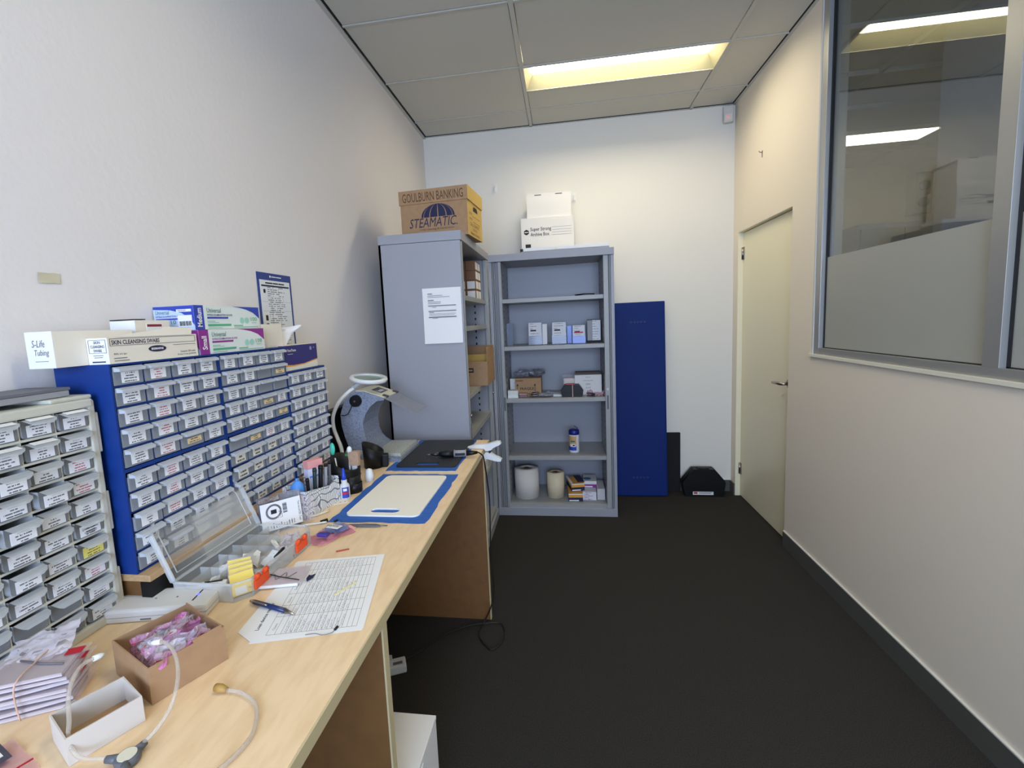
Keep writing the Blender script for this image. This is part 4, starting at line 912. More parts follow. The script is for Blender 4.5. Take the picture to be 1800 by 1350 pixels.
def glove(label, loc, size, main, word, end_mat):
    t = T('glove_box', label, 'glove box', loc); d, l, h = 0.12, 0.272, 0.0655
    P(B().box(-d, 0, 0, l, 0, h, bev=0.001), 'carton_body', PALEG, t)
    P(B().box(0, 0.0005, 0, 0.034, 0, h), 'size_panel', main, t)
    P(B().box(-d, 0, -0.0006, 0, 0, h), 'end_panel', PALEB, t)
    sw = B(); sw.prism([(0.15, h-0.0005), (l-0.001, h-0.0005), (l-0.001, 0.030), (l-0.010, 0.036), (l-0.03, 0.048), (l-0.06, 0.057), (l-0.09, 0.062)], frame((0, 0, 0), *RT), 0.0006); P(sw, 'colour_swoosh', main, t)
    se = B(); se.prism([(-d, h-0.0005), (0, h-0.0005), (0, 0.012), (-0.012, 0.030), (-0.035, 0.046), (-0.07, 0.055), (-d, 0.058)], frame((0, -0.0006, 0), *FR), 0.0006); P(se, 'end_swoosh', main, t)
    text(word, 0.050 if len(word) > 5 else 0.036, 0.018, PAPER, t, (0.0012, 0.026, 0.008 if len(word) > 5 else 0.013), ((0, 0, 1), (0, -1, 0)), bold=0.02)
    text('Universal', 0.055, 0.013, TEALP, t, (0.0012, 0.046, 0.046), RT, shear=0.15); text('NITRILE EXAMINATION GLOVES', 0.10, 0.0055, INKB if main is ROYAL else PURPLE, t, (0.0012, 0.046, 0.037), RT, bold=0.01)
    P(B().box(0.0005, 0.001, 0.046, 0.128, 0.0295, 0.0345), 'feature_bar', main, t)
    lines(t, 'small_print', [(0.046, 0.022, 0.075, 0.0232), (0.046, 0.0185, 0.09, 0.0195), (0.046, 0.0035, 0.10, 0.0047), (0.15, 0.004, 0.262, 0.0052), (0.15, 0.008, 0.19, 0.0105)], GREENP, frame((0.0006, 0, 0), *RT))
    P(B().box(0.0005, 0.001, 0.046, 0.138, 0.0085, 0.0145), 'green_bar', GREENP, t)
    gl = B(); gl.cyl((0.0004, 0.188, 0.024), (0.0009, 0.188, 0.024), 0.0095, n=18); gl.cyl((0.0004, 0.210, 0.024), (0.0009, 0.210, 0.024), 0.0095, n=18); P(gl, 'hand_icons', mat('mint_print', (160, 210, 190), 0.6), t).__setitem__('kind', 'stuff')
    text('100', 0.030, 0.012, GREENP, t, (0.0012, 0.228, 0.022), RT); text('PIECES', 0.022, 0.004, GREENP, t, (0.0012, 0.232, 0.015), RT)
    text('Universal', 0.042, 0.011, TEALP, t, (-d+0.006, -0.0014, 0.044), FR, shear=0.15); text('NITRILE EXAMINATION GLOVES', 0.085, 0.005, INKB, t, (-d+0.006, -0.0014, 0.036), FR)
    P(B().box(-d+0.006, -d+0.072, -0.0012, -0.0007, 0.029, 0.033), 'end_bar', main, t); P(B().box(-0.048, -0.006, -0.0018, -0.0012, 0.010, 0.040), 'barcode_panel', PAPER, t); bars(t, 0.036, 0.012, INK, (-0.044, -0.0018, 0.012), FR); text('10', 0.016, 0.010, TEALP, t, (-0.07, -0.0014, 0.018), FR)
    P(B().box(-0.05, -0.006, -0.0018, -0.0012, 0.049, 0.056), 'size_label', PAPER, t); text('MEDIUM' if word == 'Medium' else 'SMALL', 0.024, 0.004, INKB, t, (-0.046, -0.0022, 0.0505), FR)
    return t
glove('purple and white glove box marked Small on the middle blue cabinet', (0.152, -2.845, ZT), 'S', PURPLE, 'Small', PALEG)
glove('blue and white glove box marked Medium stacked on the purple one', (0.126, -2.822, ZT+0.0665), 'M', ROYAL, 'Medium', PALEB)
S(B().box(-0.02, 0.02, 0, 0.115, 0, 0.078, bev=0.001), 'carton', CREAM, 'blank cream carton standing between the glove boxes and the tissue box', 'box', (0.105, -2.545, ZT))
t = T('tissue_box', 'navy tissue box with a white tissue pulled up on the shorter blue cabinet', 'tissue box', (0.146, -2.462, 1.3165))
P(B().box(-0.115, 0, 0, 0.215, 0, 0.088, bev=0.001), 'carton_body', CREAM, t)
sw = B(); sw.prism([(0, 0.022), (0.05, 0.018), (0.12, 0.019), (0.215, 0.030), (0.215, 0.0875), (0, 0.0875)], frame((0, 0, 0), *RT), 0.0006); P(sw, 'navy_field', mat('tissue_navy', (44, 38, 110), 0.5), t)
sw = B(); sw.prism([(0, 0.016), (0.05, 0.013), (0.12, 0.015), (0.215, 0.026), (0.215, 0.030), (0.12, 0.019), (0.05, 0.018), (0, 0.022)], frame((0, 0, 0), *RT), 0.0005); P(sw, 'gold_wave', GOLD, t)
P(B().box(-0.115, 0, -0.0006, 0, 0.02, 0.0875), 'navy_end', mat('tissue_navy', (44, 38, 110), 0.5), t)
text('PureTissue', 0.052, 0.009, PAPER, t, (0.0012, 0.018, 0.066), RT, bold=0.02); lines(t, 'small_print', [(0.018, 0.057, 0.05, 0.0582)], PAPER, frame((0.0007, 0, 0), *RT))
P(B().cyl((0.0006, 0.17, 0.071), (0.0010, 0.17, 0.071), 0.007, n=16).cyl((0.0006, 0.192, 0.073), (0.0010, 0.192, 0.073), 0.003, n=12), 'white_emblem', mat('emblem_lilac', (150, 146, 190), 0.5), t)
def tis(u, v):
    a = (u-0.5); k = v
    return Vector((-0.06+0.020*math.sin(u*9+v*2)*(0.35+k)+0.01*noise.noise(Vector((u*3, v*3, 7))), 0.075+a*(0.05+0.11*k)+0.085*k*k, 0.084+0.095*k-0.035*k*k*(1-u)-0.02*k*u*u+0.008*noise.noise(Vector((u*4, v*4, 3)))))
P(B().grid(18, 12, tis), 'tissue', mat('tissue_white', (240, 240, 242), 0.8), t)
#PART3
# ------------------------------------------------------------------ on the bench: cutting boards, tape, tools
D = DZT
def ragged(x0, x1, y0, y1, seed, n=14, a=0.004):
    rd = random.Random(seed); pts = []
    def j(): return rd.uniform(-a, a)
    for i in range(n): pts.append((x0+(x1-x0)*i/n, y0+j()))
    for i in range(n): pts.append((x1+j(), y0+(y1-y0)*i/n))
    for i in range(n): pts.append((x1-(x1-x0)*i/n, y1+j()))
    for i in range(n): pts.append((x0+j(), y1-(y1-y0)*i/n))
    return pts
def tape_sheet(x0, x1, y0, y1, seed, label, skew=0.0):
    M = Matrix.Translation((0, 0, D+0.0003)); pts = [(x+skew*(y-y0), y) for x, y in ragged(x0, x1, y0, y1, seed)]
    return S(B().prism(pts, M, 0.0006), 'masking_tape', TAPE, label, 'tape', group='blue masking tape patches')
tape_sheet(0.352, 0.664, -2.640, -2.182, 4, 'blue masking tape patch around the white cutting board', 0.0)
tape_sheet(0.345, 0.646, -2.140, -1.640, 8, 'blue masking tape patch under the black cutting board', -0.01)
def cutting_board(label, x0, x1, y0, y1, m, t_, zoff, cat='cutting board'):
    r = 0.022; n = 6; w, h = x1-x0, y1-y0; out = []
    for cx, cy, a in ((w-r, r, -90), (w-r, h-r, 0), (r, h-r, 90), (r, r, 180)):
        for i in range(n+1): out.append((cx+r*math.cos(R_(a+90*i/n)), cy+r*math.sin(R_(a+90*i/n))))
    hx0, hx1, hy0, hy1 = w*0.30, w*0.70, 0.022, 0.056; rr = 0.0168; hole = []
    for cx, a in ((hx1-rr, -90), (hx0+rr, 90)):
        for i in range(n+1): hole.append((cx+rr*math.cos(R_(a+180*i/n)), (hy0+hy1)/2+rr*math.sin(R_(a+180*i/n))))
    bm = bmesh.new()
    vo = [bm.verts.new((x, y, t_)) for x, y in out]; vh = [bm.verts.new((x, y, t_)) for x, y in hole]
    es = [bm.edges.new((vo[i], vo[(i+1) % len(vo)])) for i in range(len(vo))]+[bm.edges.new((vh[i], vh[(i+1) % len(vh)])) for i in range(len(vh))]
    bmesh.ops.triangle_fill(bm, use_beauty=True, use_dissolve=False, edges=es)
    ex = bmesh.ops.extrude_face_region(bm, geom=bm.faces[:])
    for g in ex['geom']:
        if isinstance(g, bmesh.types.BMVert): g.co.z = 0
    bb = B(); bb.bm.free(); bb.bm = bm
    return S(bb, 'cutting_board', m, label, cat, (x0, y0, D+zoff), group='cutting boards on the bench')
cutting_board('white cutting board with a slot handle taped to the bench', 0.385, 0.628, -2.598, -2.212, BOARD, 0.005, 0.0010)
kb = cutting_board('black cutting board under the rotary tool beside the magnifier stand', 0.370, 0.634, -2.098, -1.655, BOARDK, 0.005, 0.0010)
S(B().prism([(0, 0), (0.09, 0.008), (0.16, 0.016), (0.235, 0.018), (0.255, 0.012), (0.262, 0.006), (0.235, 0.008), (0.16, 0.006), (0.09, -0.001)], Matrix.Translation((0.395, -2.166, D+0.0012)), 0.0008), 'paper_strip', CREAM, 'torn cream paper strip between the two tape patches', 'strip')
# rotary tool with its cord running over the bench edge to the floor
t = T('rotary_tool', 'black and grey rotary tool lying on the black cutting board', 'rotary tool', (0.565, -1.96, D+0.0175), R_(8))
P(B().tube([(-0.035, 0, 0.003), (-0.02, 0, 0.003), (-0.005, 0, 0.003), (0.03, 0, 0.003)], [0.009, 0.014, 0.016, 0.0165], 14), 'nose', BLACKP, t)
P(B().tube([(-0.075, 0, 0.003), (-0.058, 0, 0.003), (-0.036, 0, 0.003)], [0.003, 0.0075, 0.0085], 10), 'collet', mat('dark_steel', (70, 70, 72), 0.35, 0.8), t); P(B().cyl((-0.092, 0, 0.003), (-0.075, 0, 0.003), 0.0016, n=8), 'bit', STEEL, t)
P(B().tube([(0.03, 0, 0.003), (0.055, 0, 0.003), (0.085, 0, 0.003)], [0.0165, 0.0165, 0.0150], 14), 'grey_body', mat('tool_grey', (150, 150, 152), 0.4), t)
P(B().box(0.036, 0.08, -0.0166, -0.0155, -0.003, 0.008).box(0.036, 0.08, -0.004, 0.004, 0.0186, 0.0198), 'name_band', INK, t)
P(B().tube([(0.085, 0, 0.003), (0.115, 0, 0.003), (0.135, 0, 0.004)], [0.0135, 0.010, 0.006], 12), 'cord_sleeve', BLACKP, t)
cpts = [(0.699, -1.940, 0.882), (0.712, -1.925, 0.868), (0.718, -1.90, 0.84), (0.722, -1.86, 0.72), (0.724, -1.835, 0.60), (0.716, -1.83, 0.35), (0.722, -1.835, 0.25), (0.724, -1.836, 0.15), (0.705, -1.85, 0.08), (0.672, -1.86, 0.014), (0.661, -1.937, 0.006), (0.692, -1.994, 0.006), (0.738, -2.035, 0.006), (0.78, -1.967, 0.006), (0.773, -1.887, 0.006), (0.75, -1.850, 0.006), (0.70, -1.855, 0.010), (0.60, -1.88, 0.006), (0.50, -1.96, 0.006), (0.40, -2.10, 0.006), (0.34, -2.17, 0.012)]
TI = t.matrix_basis.inverted()
P(B().tube([TI @ Vector(p) for p in cpts], 0.0030, 7, smooth_path=5), 'power_cord', CABLE, t, label='thin black cord hanging over the bench end and looping on the carpet')
# white clamp lamp clip on the bench edge
t = T('clamp', 'white spring clamp gripping the far corner of the bench', 'clamp', (0.69, -1.80, D))
for s, nm in ((1, 'upper_jaw'), (-1, 'lower_jaw')):
    z0 = -0.013; b = B()
    b.prism([(-0.062, s*0.0145), (-0.064, s*0.022), (-0.02, s*0.034), (0.03, s*0.036), (0.075, s*0.048), (0.092, s*0.048), (0.097, s*0.038), (0.088, s*0.031), (0.06, s*0.018), (0.044, s*0.004), (0.022, s*0.003), (0.014, s*0.0145)], frame((0, 0.012, z0), *FR), 0.024)
    P(b, nm, WPLAST, t)
P(B().cyl((0.042, -0.016, -0.013), (0.042, 0.014, -0.013), 0.006, n=14), 'pivot_pin', mat('dark_steel', (70, 70, 72), 0.35, 0.8), t)

# magnifier stand: C-shaped speckled grey hood, visor, ring magnifier
t = T('dust_hood', 'speckled grey C shaped bench hood with a clear visor', 'bench hood', (0.20, -1.84, D+0.001))
X_, Y_ = 0.20, -1.84
outer = [(0.230, 0.030), (0.105, 0.030), (0.092, 0.034), (0.074, 0.089), (0.062, 0.143), (0.060, 0.200), (0.084, 0.262), (0.112, 0.290), (0.143, 0.304), (0.180, 0.303), (0.280, 0.270)]
inner = [(0.274, 0.262), (0.240, 0.258), (0.206, 0.232), (0.180, 0.196), (0.166, 0.155), (0.170, 0.102), (0.184, 0.066), (0.205, 0.045)]
poly = [(x-X_, z) for x, z in outer+inner]
P(B().prism(poly, frame((0, 0.09, 0), *FR), 0.18), 'hood_shell', SPECK, t)
P(B().prism([(0.143-X_, 0.3045), (0.182-X_, 0.3038), (0.281-X_, 0.2706), (0.281-X_, 0.2738), (0.184-X_, 0.3075), (0.143-X_, 0.3085)], frame((0, 0.088, 0), *FR), 0.176), 'top_plate', IVORY, t)
tp = (0.205-X_, -0.045, 0.3005)
lg = P(B().box(0, 0.05, 0, 0.085, 0, 0.0008), 'name_plate', mat('plate_grey', (74, 76, 84), 0.4), t, M=frame((0.196-X_, -0.035, 0.3042), (1, 0, -0.34), (0, 1, 0)))
text('look', 0.06, 0.026, PAPER, t, (0.236-X_, -0.024, 0.2915), ((0, 1, 0), (-1, 0, 0.34)), bold=0.03)
for y in (-0.07, 0.06): P(B().box(-0.012, 0.012, 0, 0.022, 0, 0.008), 'hinge_clip', mat('hinge_steel', (84, 76, 70), 0.3, 0.8), t, M=frame((0.272-X_, y, 0.2735), (1, 0, -0.34), (0, 1, 0)))
P(B().box(-0.002, 0.160, -0.094, 0.088, 0, 0.003, bev=0.001), 'visor', VISOR, t, M=frame((0.277-X_, 0, 0.2715), (1, 0, -0.52), (0, 1, 0)))
P(B().box(0.045, 0.047, -0.088, 0.088, 0.003, 0.0042), 'visor_crease', ACRYL, t, M=frame((0.277-X_, 0, 0.2715), (1, 0, -0.52), (0, 1, 0)))
P(B().cyl((0.142-X_, -0.090, 0.262), (0.142-X_, -0.106, 0.262), 0.028, 0.026, 26), 'side_knob', BLACKP, t); P(B().cyl((0.142-X_, -0.106, 0.262), (0.142-X_, -0.109, 0.262), 0.005, n=10), 'knob_screw', STEEL, t)
P(B().tube([(0.125-X_, -0.096, 0.245), (0.112-X_, -0.095, 0.222), (0.098-X_, -0.094, 0.200), (0.080-X_, -0.094, 0.194), (0.066-X_, -0.093, 0.196)], 0.0022, 6), 'knob_wire', CABLE, t)
P(B().prism([(0.06-X_, -0.115), (0.372-X_, -0.185), (0.366-X_, 0.10), (0.33-X_, 0.165), (0.06-X_, 0.10)], Matrix.Translation((0, 0, 0)), 0.016), 'base_lower', SPECK, t)
P(B().prism([(0.075-X_, -0.100), (0.361-X_, -0.150), (0.356-X_, 0.092), (0.10-X_, 0.092)], Matrix.Translation((0, 0, 0.0165)), 0.0135), 'base_tray', SPECKT, t)
t = T('ring_magnifier', 'white ring magnifier on a curved white gooseneck above the grey hood', 'magnifier', (0.092, -2.005, D+0.001))
def rel(p): return (p[0]-0.092, p[1]+2.005, p[2]-D-0.001)
P(B().cyl((0, 0, 0), (0, 0, 0.012), 0.030, 0.026, 20), 'foot', WPLAST, t)
P(B().tube([rel(p) for p in ((0.092, -2.005, 0.872), (0.086, -2.0, 0.92), (0.066, -1.99, 0.965), (0.050, -1.985, 1.01), (0.050, -1.98, 1.065), (0.078, -1.97, 1.125), (0.120, -1.955, 1.168), (0.140, -1.94, 1.182))], 0.0085, 10, smooth_path=5), 'gooseneck', WPLAST, t)
rb = B(); RM = Matrix.Translation(rel((0.198, -1.90, 1.222))) @ Matrix.Rotation(R_(8), 4, 'Y') @ Matrix.Rotation(R_(4), 4, 'X')
prof = [(0.066, 0.006), (0.082, 0.008), (0.086, 0.0), (0.082, -0.010), (0.066, -0.008), (0.066, 0.006)]
rb.lathe(prof, n=40)
P(rb, 'ring', WPLAST, t, M=RM)
P(B().lathe([(0.0, 0.004), (0.03, 0.003), (0.0665, 0.0)], n=32), 'lens', clear('lens_glass', (170, 206, 186), 0.30, 0.05), t, M=RM)
P(B().box(-0.012, 0.03, -0.008, 0.008, -0.008, 0.006), 'neck_joint', mat('joint_grey', (168, 170, 172), 0.4), t, M=Matrix.Translation(rel((0.138, -1.935, 1.190))) @ Matrix.Rotation(R_(35), 4, 'Z') @ Matrix.Rotation(R_(-30), 4, 'Y'))
t = T('speaker_box', 'tall black box behind the ring magnifier against the wall', 'box', (0.030, -1.92, D+0.0005))
P(B().box(-0.027, 0.008, -0.085, 0.16, 0, 0.225, bev=0.004), 'box_body', BLACKP, t); P(B().box(-0.022, 0.004, -0.0865, -0.085, 0.02, 0.20), 'front_grille', BLACKF, t)
# organiser cups
t = T('desk_organiser', 'black stepped desk organiser holding brushes and sticks', 'organiser', (0.285, -2.365, D+0.0005), R_(-20))
b = B(); n = 24
def half(r, sx=1.0): return [(r*sx*math.cos(i*2*PI/n), r*math.sin(i*2*PI/n)) for i in range(n)]
b.lathe([(0.0, 0.002), (0.050, 0.0), (0.052, 0.110), (0.049, 0.110), (0.047, 0.004)], n=28)
for v in b.bm.verts:
    if v.co.z > 0.10: v.co.z += 0.025*(-v.co.x/0.05)
P(b, 'main_cup', BLACKP, t)
for z, r, dx in ((0.0, 0.034, 0.040), (0.0, 0.028, 0.060)):
    hgt = 0.062 if r > 0.03 else 0.034
    P(B().lathe([(0.0, 0.001), (r, 0.0), (r+0.001, hgt), (r-0.002, hgt), (r-0.003, 0.004)], (dx*0.6, -0.004 if r > 0.03 else 0.0, z), n=24), 'step_cup', BLACKP, t)
for z in (0.03, 0.055, 0.08): P(B().lathe([(0.0512+z*0.018, z), (0.0522+z*0.018, z+0.0012), (0.0512+z*0.018, z+0.0024)], n=28), 'groove', DARK, t)
t = T('paint_brush', 'flat brush with tan bristles upright in the black organiser', 'brush', (0.315, -2.352, D+0.006))
P(B().box(-0.010, 0.010, -0.004, 0.004, 0.0, 0.085), 'handle', WPLAST, t); P(B().prism([(-0.018, 0), (0.018, 0), (0.021, 0.05), (0.0, 0.054), (-0.021, 0.05)], frame((0, 0.008, 0.085), *FR), 0.016), 'bristles', BRISTLE, t)
t = T('probe_stick', 'teal handled stick standing at the left of the black organiser', 'stick', (0.256, -2.372, D+0.006))
P(B().tube([(0.008, 0, 0.0), (-0.006, 0, 0.118)], 0.0025, 8), 'shaft', WPLAST, t); P(B().ball((-0.0135, 0, 0.152), 0.018, (0.55, 0.35, 1.3), 8), 'paddle', TEAL, t)
t = T('toothbrush', 'white brush head with green bristles in the black organiser', 'brush', (0.291, -2.348, D+0.006))
P(B().tube([(0, 0, 0), (0.004, 0, 0.13)], 0.004, 8), 'handle', WPLAST, t); P(B().ball((0.006, -0.002, 0.142), 0.012, (0.8, 0.7, 1.2), 8), 'head', WPLAST, t); P(B().box(-0.008, 0.004, -0.012, -0.004, 0.122, 0.130), 'green_bristles', mat('green_bristle', (50, 120, 70), 0.7), t)
t = T('pen_cup', 'black slanted cup standing between the organiser and the grey hood', 'cup', (0.272, -2.083, D+0.0005), R_(10))
b = B(); b.lathe([(0.0, 0.002), (0.040, 0.0), (0.045, 0.088), (0.042, 0.088), (0.038, 0.004)], n=26)
for v in b.bm.verts:
    if v.co.z > 0.05: v.co.z += -0.022*(v.co.x/0.045)
P(b, 'cup_body', BLACKP, t); P(B().box(0.038, 0.062, -0.018, 0.018, 0.0, 0.055, bev=0.005), 'side_pocket', BLACKP, t)
S(B().lathe([(0.0, 0), (0.016, 0), (0.018, 0.02), (0.012, 0.045), (0, 0.05)], n=16), 'eraser', WPLAST, 'small white rounded eraser behind the black organiser', 'eraser', (0.327, -2.262, D+0.0005))
t = T('glue_bottle', 'small clear glue bottle with tall blue cap beside the black organiser', 'bottle', (0.315, -2.445, D+0.0005))
P(B().lathe([(0.0, 0), (0.0165, 0), (0.0175, 0.003), (0.0175, 0.045), (0.015, 0.052), (0.010, 0.055), (0.010, 0.068), (0.0, 0.068)], n=22), 'bottle_body', clear('bottle_plastic', (232, 232, 228), 0.75, 0.25), t)
P(B().lathe([(0.0, 0.068), (0.0088, 0.068), (0.0075, 0.080), (0.0035, 0.108), (0.0, 0.110)], n=18), 'cap', mat('cap_blue', (24, 62, 180), 0.4), t)
for z0, z1, m, nm in ((0.006, 0.020, ROYAL, 'label_navy'), (0.020, 0.027, RED, 'label_red'), (0.027, 0.044, ROYAL, 'label_blue')): P(B().grid(8, 2, lambda u, v: Vector((0.018*math.cos(R_(-95+80*u)), 0.018*math.sin(R_(-95+80*u)), z0+(z1-z0)*v))), nm, m, t)
P(B().grid(4, 2, lambda u, v: Vector((0.0184*math.cos(R_(-80+40*u)), 0.0184*math.sin(R_(-80+40*u)), 0.031+0.009*v))), 'label_mark', WPLAST, t)

# leaf-print desk tidy with its pens
LX, LY, LA = 0.250, -2.5416, -8
t = T('desk_tidy', 'white open box with line drawn leaves holding pens and a blue bulb', 'desk tidy', (LX, LY, D+0.0005), R_(LA+90-0))
b = B(); w_, d_, h_ = 0.175, 0.085, 0.092
b.box(-w_/2, w_/2, -d_/2, d_/2, 0, 0.002)
def side(pts): b.prism([(p[0], p[1]) for p in pts], frame((0, -d_/2+0.002, 0), *FR), 0.002)
side([(-w_/2, 0.002), (w_/2, 0.002), (w_/2, h_*0.9), (0.03, h_*0.78), (-w_/2, h_)])
b.prism([(-w_/2, 0.002), (w_/2, 0.002), (w_/2, h_*1.15), (-w_/2, h_*1.1)], frame((0, d_/2, 0), *FR), 0.002)
b.box(-w_/2, -w_/2+0.002, -d_/2+0.002, d_/2-0.002, 0.002, h_).box(w_/2-0.002, w_/2, -d_/2+0.002, d_/2-0.002, 0.002, h_*0.95)
P(b, 'box_body', LEAF, t); P(B().box(-0.03, -0.028, -d_/2+0.003, d_/2-0.003, 0.003, h_*0.85), 'divider', WCARD, t)
MT = Matrix.Translation((LX, LY, D+0.0005)) @ Matrix.Rotation(R_(LA+90), 4, 'Z')
def pen_in(label, p, top, r, m, name='pen', m2=None, cat='pen'):
    a = MT @ Vector(p); c = MT @ Vector(top); t = T(name, label, cat, a, group='pens in the leaf print tidy')
    P(B().tube([Vector((0, 0, 0)), (c-a)*0.9, (c-a)], [r, r, r*0.75], 10), 'barrel', m, t); P(B().tube([(c-a)*0.92, (c-a)*1.0], [r*1.15, r*1.0], 10), 'end_cap', m2 or m, t); return t
pen_in('short black marker leaning at the front corner of the leaf print tidy', (-0.05, -0.028, 0.004), (-0.060, -0.032, 0.126), 0.0055, BLACKP)
pen_in('dark green marker standing tallest in the middle of the leaf print tidy', (-0.025, -0.026, 0.004), (-0.018, -0.030, 0.147), 0.0065, mat('dark_green_plastic', (34, 48, 46), 0.4))
pen_in('thick black marker right of the dark green marker', (0.000, -0.026, 0.004), (0.014, -0.030, 0.147), 0.0075, BLACKP)
pen_in('grey clip pen right of the thick black marker', (0.025, -0.027, 0.004), (0.041, -0.030, 0.146), 0.006, mat('pen_grey', (150, 150, 152), 0.4), m2=BLACKP)
pen_in('black handled pick at the right end of the leaf print tidy', (0.050, -0.027, 0.004), (0.064, -0.028, 0.148), 0.005, GREYPL, m2=BLACKP)
pen_in('brown wooden stick with red band behind the markers', (-0.005, 0.02, 0.004), (-0.025, 0.02, 0.118), 0.006, mat('brown_wood', (120, 92, 76), 0.6), m2=mat('brown_wood', (120, 92, 76), 0.6), name='stick', cat='stick')
p = MT @ Vector((-0.062, 0.006, 0.0))
t = T('blower_bulb', 'sky blue rubber bulb sticking out of the leaf print tidy', 'blower', (p.x, p.y, D+0.0035))
P(B().lathe([(0.0, 0.0), (0.012, 0.0), (0.018, 0.04), (0.024, 0.075), (0.020, 0.100), (0.008, 0.114), (0.0, 0.116)], n=20), 'bulb', SKYB, t); P(B().cyl((0, 0, 0.114), (0, 0, 0.122), 0.005, n=10), 'nozzle', SKYB, t)
p = MT @ Vector((0.045, 0.025, 0.0))
t = T('small_carton', 'pink topped white carton standing up in the leaf print tidy', 'carton', (p.x, p.y, D+0.0035), R_(LA+70))
P(B().box(-0.028, 0.028, -0.014, 0.014, 0.0, 0.125, bev=0.001), 'carton_body', mat('pale_lilac_card', (220, 220, 238), 0.6), t); P(B().box(-0.0283, 0.0283, -0.0143, 0.0143, 0.1255, 0.152, bev=0.001), 'pink_lid', PINKX, t); P(B().box(-0.0285, -0.0283, -0.014, 0.014, 0.07, 0.075).box(-0.024, 0.02, -0.0146, -0.0140, 0.095, 0.101), 'blue_print', SKYB, t)
# printed foil bag
t = T('foil_bag', 'silver foil bag with a printed white label leaning behind the organiser box', 'bag', (0.243, -2.706, D+0.001), R_(50))
def foil(u, v):
    return Vector(((u-0.5)*0.125, 0.008+0.014*v+0.005*noise.noise(Vector((u*5, v*5, 4)))-0.003*math.sin(v*PI), v*0.108+0.006*noise.noise(Vector((u*7, 0, v*2)))))
P(B().grid(16, 12, foil), 'bag_film', GREYBAG, t)
P(B().box(-0.060, 0.0, 0.012, 0.016, 0.09, 0.108, bev=0.0015), 'silver_top', SILVER, t)
LM = frame((-0.058, -0.004, 0.010), (1, 0, 0), (0, 0.13, 1))
P(B().box(0, 0.115, 0, 0.082, 0, 0.0006), 'printed_label', PAPER, t, M=LM)
for s, w__, x, y in (('Text me LATER. Text!', 0.06, 0.106, 0.012),):
    text(s, w__, 0.006, INK, t, LM @ Vector((x, y+w__*0.0+0.056, 0.0012)), ((0, -0.13, -1), (1, 0, 0)))
cr = B(); cr.lathe([(0.017, 0), (0.0225, 0), (0.0225, 0.0004), (0.017, 0.0004), (0.017, 0)], n=28); P(cr, 'round_stamp', INKG, t, M=LM @ Matrix.Translation((0.036, 0.054, 0.0008)))
P(B().box(-0.008, 0.008, -0.006, 0.006, 0, 0.0004), 'stamp_mark', INK, t, M=LM @ Matrix.Translation((0.036, 0.054, 0.0008)))
bars(t, 0.03, 0.012, INK, LM @ Vector((0.062, 0.072, 0.001)), ((0, -0.13, -1), (1, 0, 0)), 12)
P(B().box(0.045, 0.060, 0.03, 0.062, 0, 0.0004), 'batch_text', print_mat('batch_print', (236, 234, 232), (40, 40, 44), 4, 0.05, 0.95, freq=14, ax=(1, 0)), t, M=LM @ Matrix.Translation((0, 0, 0.0008)))
P(B().box(0.02, 0.095, 0.004, 0.024, 0, 0.0004), 'row_text', print_mat('row_print', (236, 234, 232), (60, 58, 60), 10, 0.05, 0.95, freq=10, ax=(1, 0)), t, M=LM @ Matrix.Translation((0, 0, 0.0008)))
P(B().grid(14, 10, lambda u, v: Vector((0.056+u*0.045, -0.002+0.010*noise.noise(Vector((u*4, v*4, 8)))+0.02*v, 0.004+v*0.100*(1-0.35*u)))), 'clear_flap', CLEARB, t)

# ------------------------------------------------------------------ open clear organiser
OX0, OX1, OY0, OY1 = 0.205, 0.378, -3.068, -2.762
t = T('parts_organiser', 'open clear compartment box with orange latches and its lid leaning back', 'organiser box', (0.29, -2.915, D+0.0005))
x0, x1, y0, y1 = OX0-0.29, OX1-0.29, OY0+2.915, OY1+2.915; hh = 0.044; c = 0.028
rim = [(x0, y0), (x1-c, y0), (x1, y0+c), (x1, y1-c), (x1-c, y1), (x0, y1)]
def wall_loop(pts, z0, z1, th):
    b = B(); n = len(pts)
    for i in range(n):
        p, q = Vector((*pts[i], 0)), Vector((*pts[(i+1) % n], 0)); d = (q-p); L = d.length
        b.box(0, L, -th/2, th/2, z0, z1, M=frame(p, d, Vector((-d.y, d.x, 0))))
    return b
b = wall_loop(rim, 0.0015, hh, 0.0016); P(b, 'box_walls', TRANSP, t)
P(B().prism(rim, Matrix.Identity(4), 0.0015), 'box_floor', TRANSP, t)
P(wall_loop(rim, hh-0.004, hh, 0.004), 'rim', TRANSR, t)
for k, (a0, b0, a1, b1) in enumerate([(x0, y0+(y1-y0)*f, x1, y0+(y1-y0)*f) for f in (0.25, 0.45, 0.62, 0.82)]+[((x0+x1)/2-0.01, y0+0.02, (x0+x1)/2-0.01, y1-0.02), (x0+0.03, y0, x0+0.03, y1)]):
    dv = B()
    if a0 == a1: dv.box(a0-0.0006, a0+0.0006, b0, b1, 0.0016, hh*0.86)
    else: dv.box(a0+0.002, a1-0.002, b0-0.0006, b0+0.0006, 0.0016, hh*0.86)
    P(dv, 'divider', TRANSP, t)
hg = B(); hg.cyl((x0-0.004, y0+0.01, hh-0.004), (x0-0.004, y1-0.01, hh-0.004), 0.004, n=10); P(hg, 'hinge_bar', TRANSR, t)
for y in (-0.095, -0.055, 0.075):
    lb = B(); lb.box(x1+0.0005, x1+0.007, y-0.026, y+0.026, 0.012, 0.034, bev=0.003); lb.cyl((x1+0.004, y-0.022, 0.040), (x1+0.004, y-0.008, 0.040), 0.006, n=10).cyl((x1+0.004, y+0.008, 0.040), (x1+0.004, y+0.022, 0.040), 0.006, n=10)
    if y != -0.055: P(lb, 'latch', ORANGE, t)
    else: lb.bm.free()
